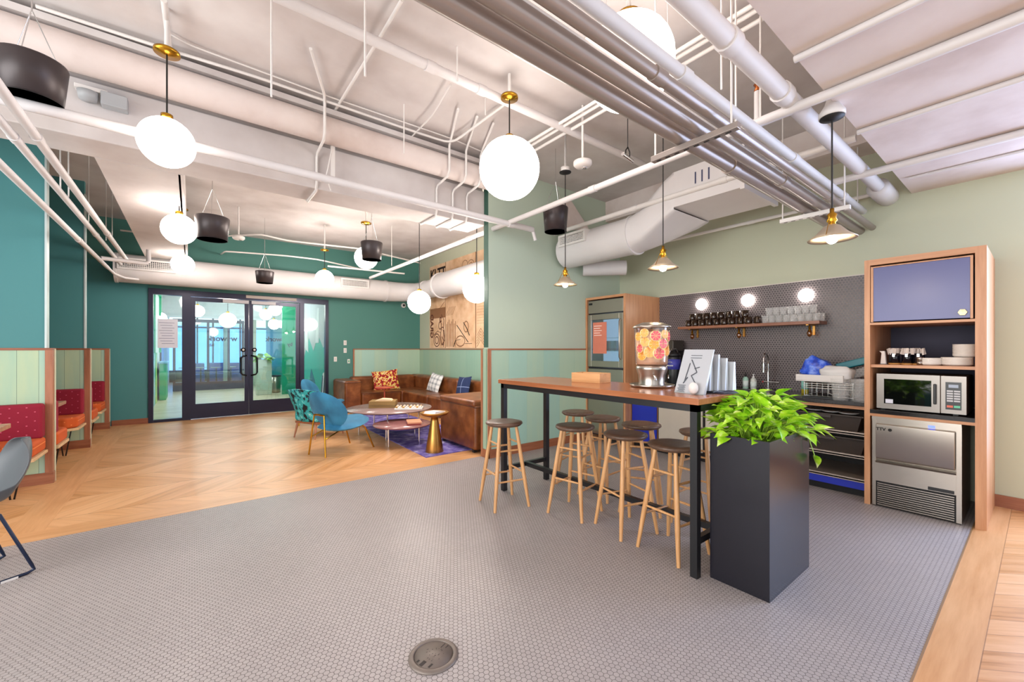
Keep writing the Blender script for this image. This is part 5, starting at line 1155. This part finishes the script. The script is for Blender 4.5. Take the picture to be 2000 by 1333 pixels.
ch1 = velvet_chair('blue velvet round-backed chair nearest the camera, seen from behind', (1.62, 5.95, 0), R(23)); dup(ch1, (1.93, 8.25, 0), R(-32), 'blue velvet round-backed chair farther off behind the floral one')
M_TROP = M_mottled('tropical_fabric', 11, [(0, '#10161c'), (.4, '#1b3a45'), (.45, '#2fa3a8'), (.57, '#63c4c8'), (.66, '#b6dcd8'), (.7, '#c4553f')], .85, 4, interp='CONSTANT')
fc_ = thing('slipper_chair', 'teal floral fabric armchair with wooden legs between the blue chairs', 'chair', (1.62, 7.2, 0), R(28))
m = MB(); n = 14; vs = []; fs = []
for side in (0, 1):
    for i in range(n+1):
        s_ = i/n; z = .26+.52*s_; 
        for j in range(n+1):
            y = (j/n*2-1); wdt = .25+.08*s_; x = -.24-.16*s_-.02+.09*y*y+(.07 if side else 0)*(1-s_*.4); vs.append((x, y*wdt, z+(0 if s_ < 1 else -.03*y*y)))
N = (n+1)**2
for side in (0, 1):
    for i in range(n):
        for j in range(n): a = side*N+i*(n+1)+j; fs.append((a, a+1, a+n+2, a+n+1))
for i in range(n):
    for j in (0, n): a = i*(n+1)+j; fs.append((a, a+n+1, N+a+n+1, N+a))
    for k in (0, n): a = k*(n+1)+i; fs.append((a, a+1, N+a+1, N+a))
build('backrest', m.add(vs, fs, True), M_TROP, fc_); build('seat', bx(-.25, .3, -.26, .26, .26, .42), M_TROP, fc_, bevel=.05, segs=4)
build('seat_frame', bx(-.24, .28, -.24, .24, .225, .262), M_WALNUT, fc_, bevel=.006)
for x, y in ((-.22, -.2), (-.22, .2), (.24, -.2), (.24, .2)): build('leg', MB().tube([(x, y, .24), (x*1.2, y*1.15, 0)], .02, 10, r2=.011), M_WALNUTZ, fc_)
# map panel
mapm = M_mottled('aged_map_print', 3.2, [(.3, '#c79a72'), (.5, '#dfb993'), (.7, '#ebcdac')], .8, 7, interp='LINEAR')
mp_ = thing('wall_map', 'large sepia printed map panels with etched drawings above the sofa', 'wall print')
build('panel', bx(XM-.012, XM, 8.9, 9.75, 1.42, 3.51), mapm, mp_); build('panel', bx(XM-.016, XM, 7.55, 8.9, 1.42, 3.51), mapm, mp_); build('panel', bx(XM-.012, XM, YW+.2, 7.55, 1.42, 3.51), M_mottled('map_strip', 4, [(.3, '#d3ac86'), (.6, '#e6c6a2')], .8, 5, interp='LINEAR'), mp_)
build('panel_edge', MB().box(XM-.02, XM, 7.54, 7.56, 1.42, 3.51).box(XM-.02, XM, 8.89, 8.905, 1.42, 3.51), M('panel_edge_brown', '#8a6242', .7), mp_)
M_INK = M('sepia_ink', '#5e2f1e', .8); M_INK2 = M('dark_ink', '#241510', .8); M_INK3 = M('brown_wash_and_shade', '#8f6444', .8)
text('lettering', 'KLTT', .34, (XM-.018, 9.3, 3.28), (R(90), 0, R(-90)), M_INK2, mp_)
text('lettering', 'GRAD', .22, (XM-.018, 9.62, 1.98), (0, R(-90), R(180)), M_INK, mp_); text('lettering', 'C', .16, (XM-.018, 9.15, 2.12), (R(90), 0, R(-90)), M_INK, mp_)
rn = random.Random(5)
def strokes(mat, segs, w=.012):
    m = MB(); prev = {}
    for pts in segs:
        m.tube([(XM-.017, y, z) for y, z in pts], w, 4, flat=.3)
    build('drawing', m, mat, mp_)
def loop(cy, cz, ry, rz, n=14, a0=0, a1=6.28): return [(cy+ry*math.cos(a0+(a1-a0)*i/n), cz+rz*math.sin(a0+(a1-a0)*i/n)) for i in range(n+1)]
strokes(M_INK, [loop(9.35, 1.62, .16, .16), loop(9.35, 1.62, .09, .09), loop(9.05, 1.72, .1, .22), loop(9.18, 1.98, .07, .09), [(9.2, 1.9), (9.0, 1.86), (8.95, 1.6), (9.1, 1.5)], [(9.15, 2.06), (9.1, 2.25), (8.98, 2.1), (9.0, 1.9)], [(9.5, 1.75), (9.3, 1.85), (9.15, 1.8)], [(9.0, 1.45), (8.98, 1.6), (9.08, 1.7)]], .011)
strokes(M_INK3, [[(8.85-.06*k, 1.45), (8.84-.06*k, 2.0+.05*(k % 3))] for k in range(8)]+[loop(8.2, 1.58, .2, .12), loop(7.95, 1.9, .1, .12)], .012)
strokes(M_INK2, [[(8.35, 1.95), (8.1, 1.75), (7.85, 1.55)], [(8.05, 2.0), (7.9, 1.85), (7.8, 1.7)], [(7.98, 1.52), (7.7, 1.52)], [(8.5, 1.45), (8.4, 1.6), (8.2, 1.62)]], .016)
strokes(M_INK3, [[(7.5, 1.95+.06*k), (7.2, 1.95+.06*k)] for k in range(7)]+[[(7.5, 1.45+.06*k), (7.35, 1.6+.06*k), (7.2, 1.45+.06*k)] for k in range(5)], .006)
strokes(M_INK3, [[(8.85-.07*k, 3.05), (8.6-.07*k, 3.3)] for k in range(6)]+[loop(8.0, 3.3, .12, .1), loop(7.75, 3.25, .14, .12), loop(7.75, 3.25, .07, .06)]+[[(8.85-.07*k, 2.2), (8.7-.07*k, 2.4)] for k in range(5)]+[[(9.6, 2.45), (9.2, 2.4), (8.95, 2.55)]], .007)
build('print_shadow_band', bx(XM-.0165, XM-.012, 8.92, 9.72, 2.17, 2.42), M('brown_wash_and_shade', '#8f6444', .8), mp_)  # shade behind the duct, painted on the map as a brown band
# wall plates, camera
def plate(label, u, v, w=.07, h=.115, cat='switch', acc=None, y=YN):
    p = onY(u, v, y-.001); t = thing('wall_switch' if cat == 'switch' else 'sensor_plate', label, cat, tuple(p))
    build('plate', bx(-w/2, w/2, -.008, 0, -h/2, h/2), M_WHITE, t, bevel=.002); build('button', bx(-w/5, w/5, -.012, -.008, -h/4, h/4), M(acc or 'switch_grey', {'g': '#3fa878'}.get(acc, '#c9c5c4'), .4), t)
plate('upper white wall plate right of the entrance glass', 674, 670); plate('lower white wall plate right of the entrance glass', 674, 685); plate('white rocker switch closest to the entrance glass', 655, 702); plate('small white reader plate with a green button at the sofa wall edge', 681, 706, .06, .1, 'switch', 'g')
p = onY(788, 597, YN-.03); t = thing('dome_camera', 'small white dome camera under the duct in the lounge corner', 'camera', tuple(p)); build('housing', MB().lathe([(0, .03), (.06, .03), (.065, .0), (.05, -.03)], 20, axis='Y').xf(Matrix.Scale(1, 4)), M_WHITE, t); build('lens', MB().ball((0, -.03, 0), .032), M_DARK, t)

# ================================================================ BOOTHS
def stripes(name, a, b):
    t = NT(name); s = t.new('ShaderNodeSeparateXYZ'); t.link(t.obj(), s.inputs[0])
    zc = t.math('MULTIPLY', s.outputs[2], 22.); xc = t.math('MULTIPLY', s.outputs[0], 9.)
    d = t.math('MULTIPLY', t.math('GREATER_THAN', t.math('FRACT', t.math('ADD', xc, t.math('MULTIPLY', t.math('FLOOR', zc), .5))), .9), t.math('GREATER_THAN', t.math('FRACT', zc), .8))
    t.base(t.mix(d, lin(a), lin(b))); t.rough(.85); return t.m
M_RED = stripes('crimson_fabric', '#8a0f2c', '#c85a72'); M_ORG = stripes('orange_fabric', '#c4551c', '#e58a4a'); M_PLY = M_wood('plywood', '#dcbf96', '#c4a276', 0, 1, .5)
def bench(label, fy, facing):
    """facing -1: seat on the camera side of the fin"""
    t = thing('booth_bench', label, 'bench', (-2.35, fy, 0), 0 if facing < 0 else math.pi, None)
    xe = 1.17 if facing < 0 else 1.22
    xr, xl = (xe, -1.1) if facing < 0 else (1.1, -xe)
    ch = .1
    def seatpoly(y0, y1, g=0):
        a, b = (xr-g, xl) if facing < 0 else (xr, xl+g)
        if facing < 0: return [(b, y1), (b, y0), (a-ch, y0), (a, y0+ch), (a, y1)]
        return [(b, y1), (b, y0+ch), (b+ch, y0), (a, y0), (a, y1)]
    build('plinth', MB().prism(seatpoly(-.6, -.02), .33, .36, 'Z'), M_PLY, t, bevel=.003)
    build('seat', MB().prism(seatpoly(-.58, -.03, .01), .36, .5, 'Z'), M_ORG, t, bevel=.03, segs=3)
    build('backrest', bx(xl+.02, xr-.015, -.15, -.02, .49, .845), M_RED, t, bevel=.03, segs=3)
    for x in ((xr-.13, xl+.2) if facing < 0 else (xl+.13, xr-.2)):
        build('leg', MB().tube([(x-.06, -.45, .33), (x-.012, -.52, .01), (x+.012, -.52, .008), (x+.05, -.45, .33)], .007, 8), M_BLACK, t)
    return t
bench('nearest red and orange booth bench, beside the grey chair', 6.35, -1); bench('orange booth bench on the far side of the first partition', 6.46, 1)
bench('red and orange booth bench against the second partition', 8.32, -1); bench('orange booth bench on the far side of the second partition', 8.43, 1); bench('farthest red and orange booth bench by the door wall', 10.05, -1)
for (y0, y1, lab) in ((4.85, 5.62, 'pale wood booth tabletop nearest, cut by the photo edge'), (7.12, 7.66, 'pale wood booth table between the first two partitions'), (8.95, 9.35, 'pale wood booth table in the farthest booth')):
    t = thing('booth_table', lab, 'table', (-1.27, (y0+y1)/2, 0)); h = (y1-y0)/2
    build('table_top', bx(-1.1, 0, -h, h, .7, .74), M_wood('booth_table_wood', '#c09476', '#9c6f52', 0, 1, .4), t, bevel=.004); build('pole', MB().tube([(-.6, 0, .02), (-.6, 0, .7)], .03, 12), M_BLACK, t); build('base', bx(-.8, -.4, -.2, .2, 0, .02), M_BLACK, t)
# grey shell chair
gc = thing('shell_chair', 'dark grey plastic shell chair on blue-black sled legs at the left edge', 'chair', (-1.12, 3.93, 0), math.atan2(-.49, -.87))
n1, n2 = 26, 14; prof = []
for i in range(n1+1):
    s_ = i/n1
    if s_ < .5: a = s_/.5; prof.append((.24-.42*a, .455-.03*math.sin(a*math.pi)-.0*a, .235-.01*a, .05+.05*a))
    else:
        a = (s_-.5)/.5; prof.append((-.18-.14*math.sin(a*1.45), .455+.37*(a**1.12), .235-.045*a**1.6, .1-.02*a))
vs = []
for (x, z, wd, curl), s_ in zip(prof, [i/n1 for i in range(n1+1)]):
    endf = 1 if s_ < .74 else math.sqrt(max(0, 1-((s_-.74)/.262)**2)); ef = 1 if s_ > .06 else .88+.12*s_/.06
    for j in range(n2+1):
        y = j/n2*2-1; b = curl*abs(y)**2.6
        if s_ < .5: vs.append((x+0*b, y*wd*ef, z+b*1.2))
        else: k = (s_-.5)/.5; vs.append((x+b*.75*k, y*wd*(.08+.92*endf), z+b*1.2*(1-k)))
fs = [(i*(n2+1)+j, i*(n2+1)+j+1, (i+1)*(n2+1)+j+1, (i+1)*(n2+1)+j) for i in range(n1) for j in range(n2)]
build('shell', MB().add(vs, fs, True), M('grey_shell', '#54585c', .45, vary=.02), gc, solid=.008, sub=1)
M_SLED = M('blue_black_steel', '#1c2740', .3, .4)
for s_ in (-1, 1):
    y = s_*.21
    build('leg', MB().tube([(-.1, y*.62, .42), (-.14, y*.8, .4), (-.26, y, .05), (-.27, y, .02), (-.24, y, .008), (.2, y, .008), (.24, y, .02), (.23, y, .06), (.1, y*.75, .4), (.06, y*.62, .42)], .009, 10), M_SLED, gc)
    build('glide', bx(-.2, -.13, y-.012, y+.012, 0, .012), M_WHITE, gc)
build('cross_bar', MB().tube([(-.1, -.13, .42), (-.1, .13, .42)], .009, 10), M_SLED, gc)
# floor drain
fd_ = thing('floor_box', 'round worn metal floor outlet cover set in the hex tiles', 'floor cover', (.87, 1.705, 0), R(20))
M_LID = M('worn_nickel', '#756b64', .5, .35, vary=.12, scale=20)
build('ring', MB().lathe([(.112, 0), (.112, .003), (.105, .009), (.092, .011), (.088, .008), (.088, 0)], 48), M_LID, fd_)
build('lid', MB().lathe([(0, 0), (.086, 0), (.086, .007), (0, .007)], 48), M_LID, fd_)
m = MB().box(-.082, -.05, -.006, .012, .0065, .0075).box(-.07, -.045, -.04, -.03, .0065, .0075).box(-.075, -.06, .025, .035, .0065, .0075).box(.05, .08, .0, .004, .0065, .0075).box(.06, .08, -.02, -.016, .0065, .0075)
rn = random.Random(3)
for k in range(26): a = rn.uniform(0, 6.28); d_ = rn.uniform(.005, .045); m.box(d_*math.cos(a), d_*math.cos(a)+rn.uniform(.002, .007), d_*math.sin(a), d_*math.sin(a)+.0025, .0065, .0073)
build('markings', m, M('lid_dark', '#2e2825', .7), fd_)
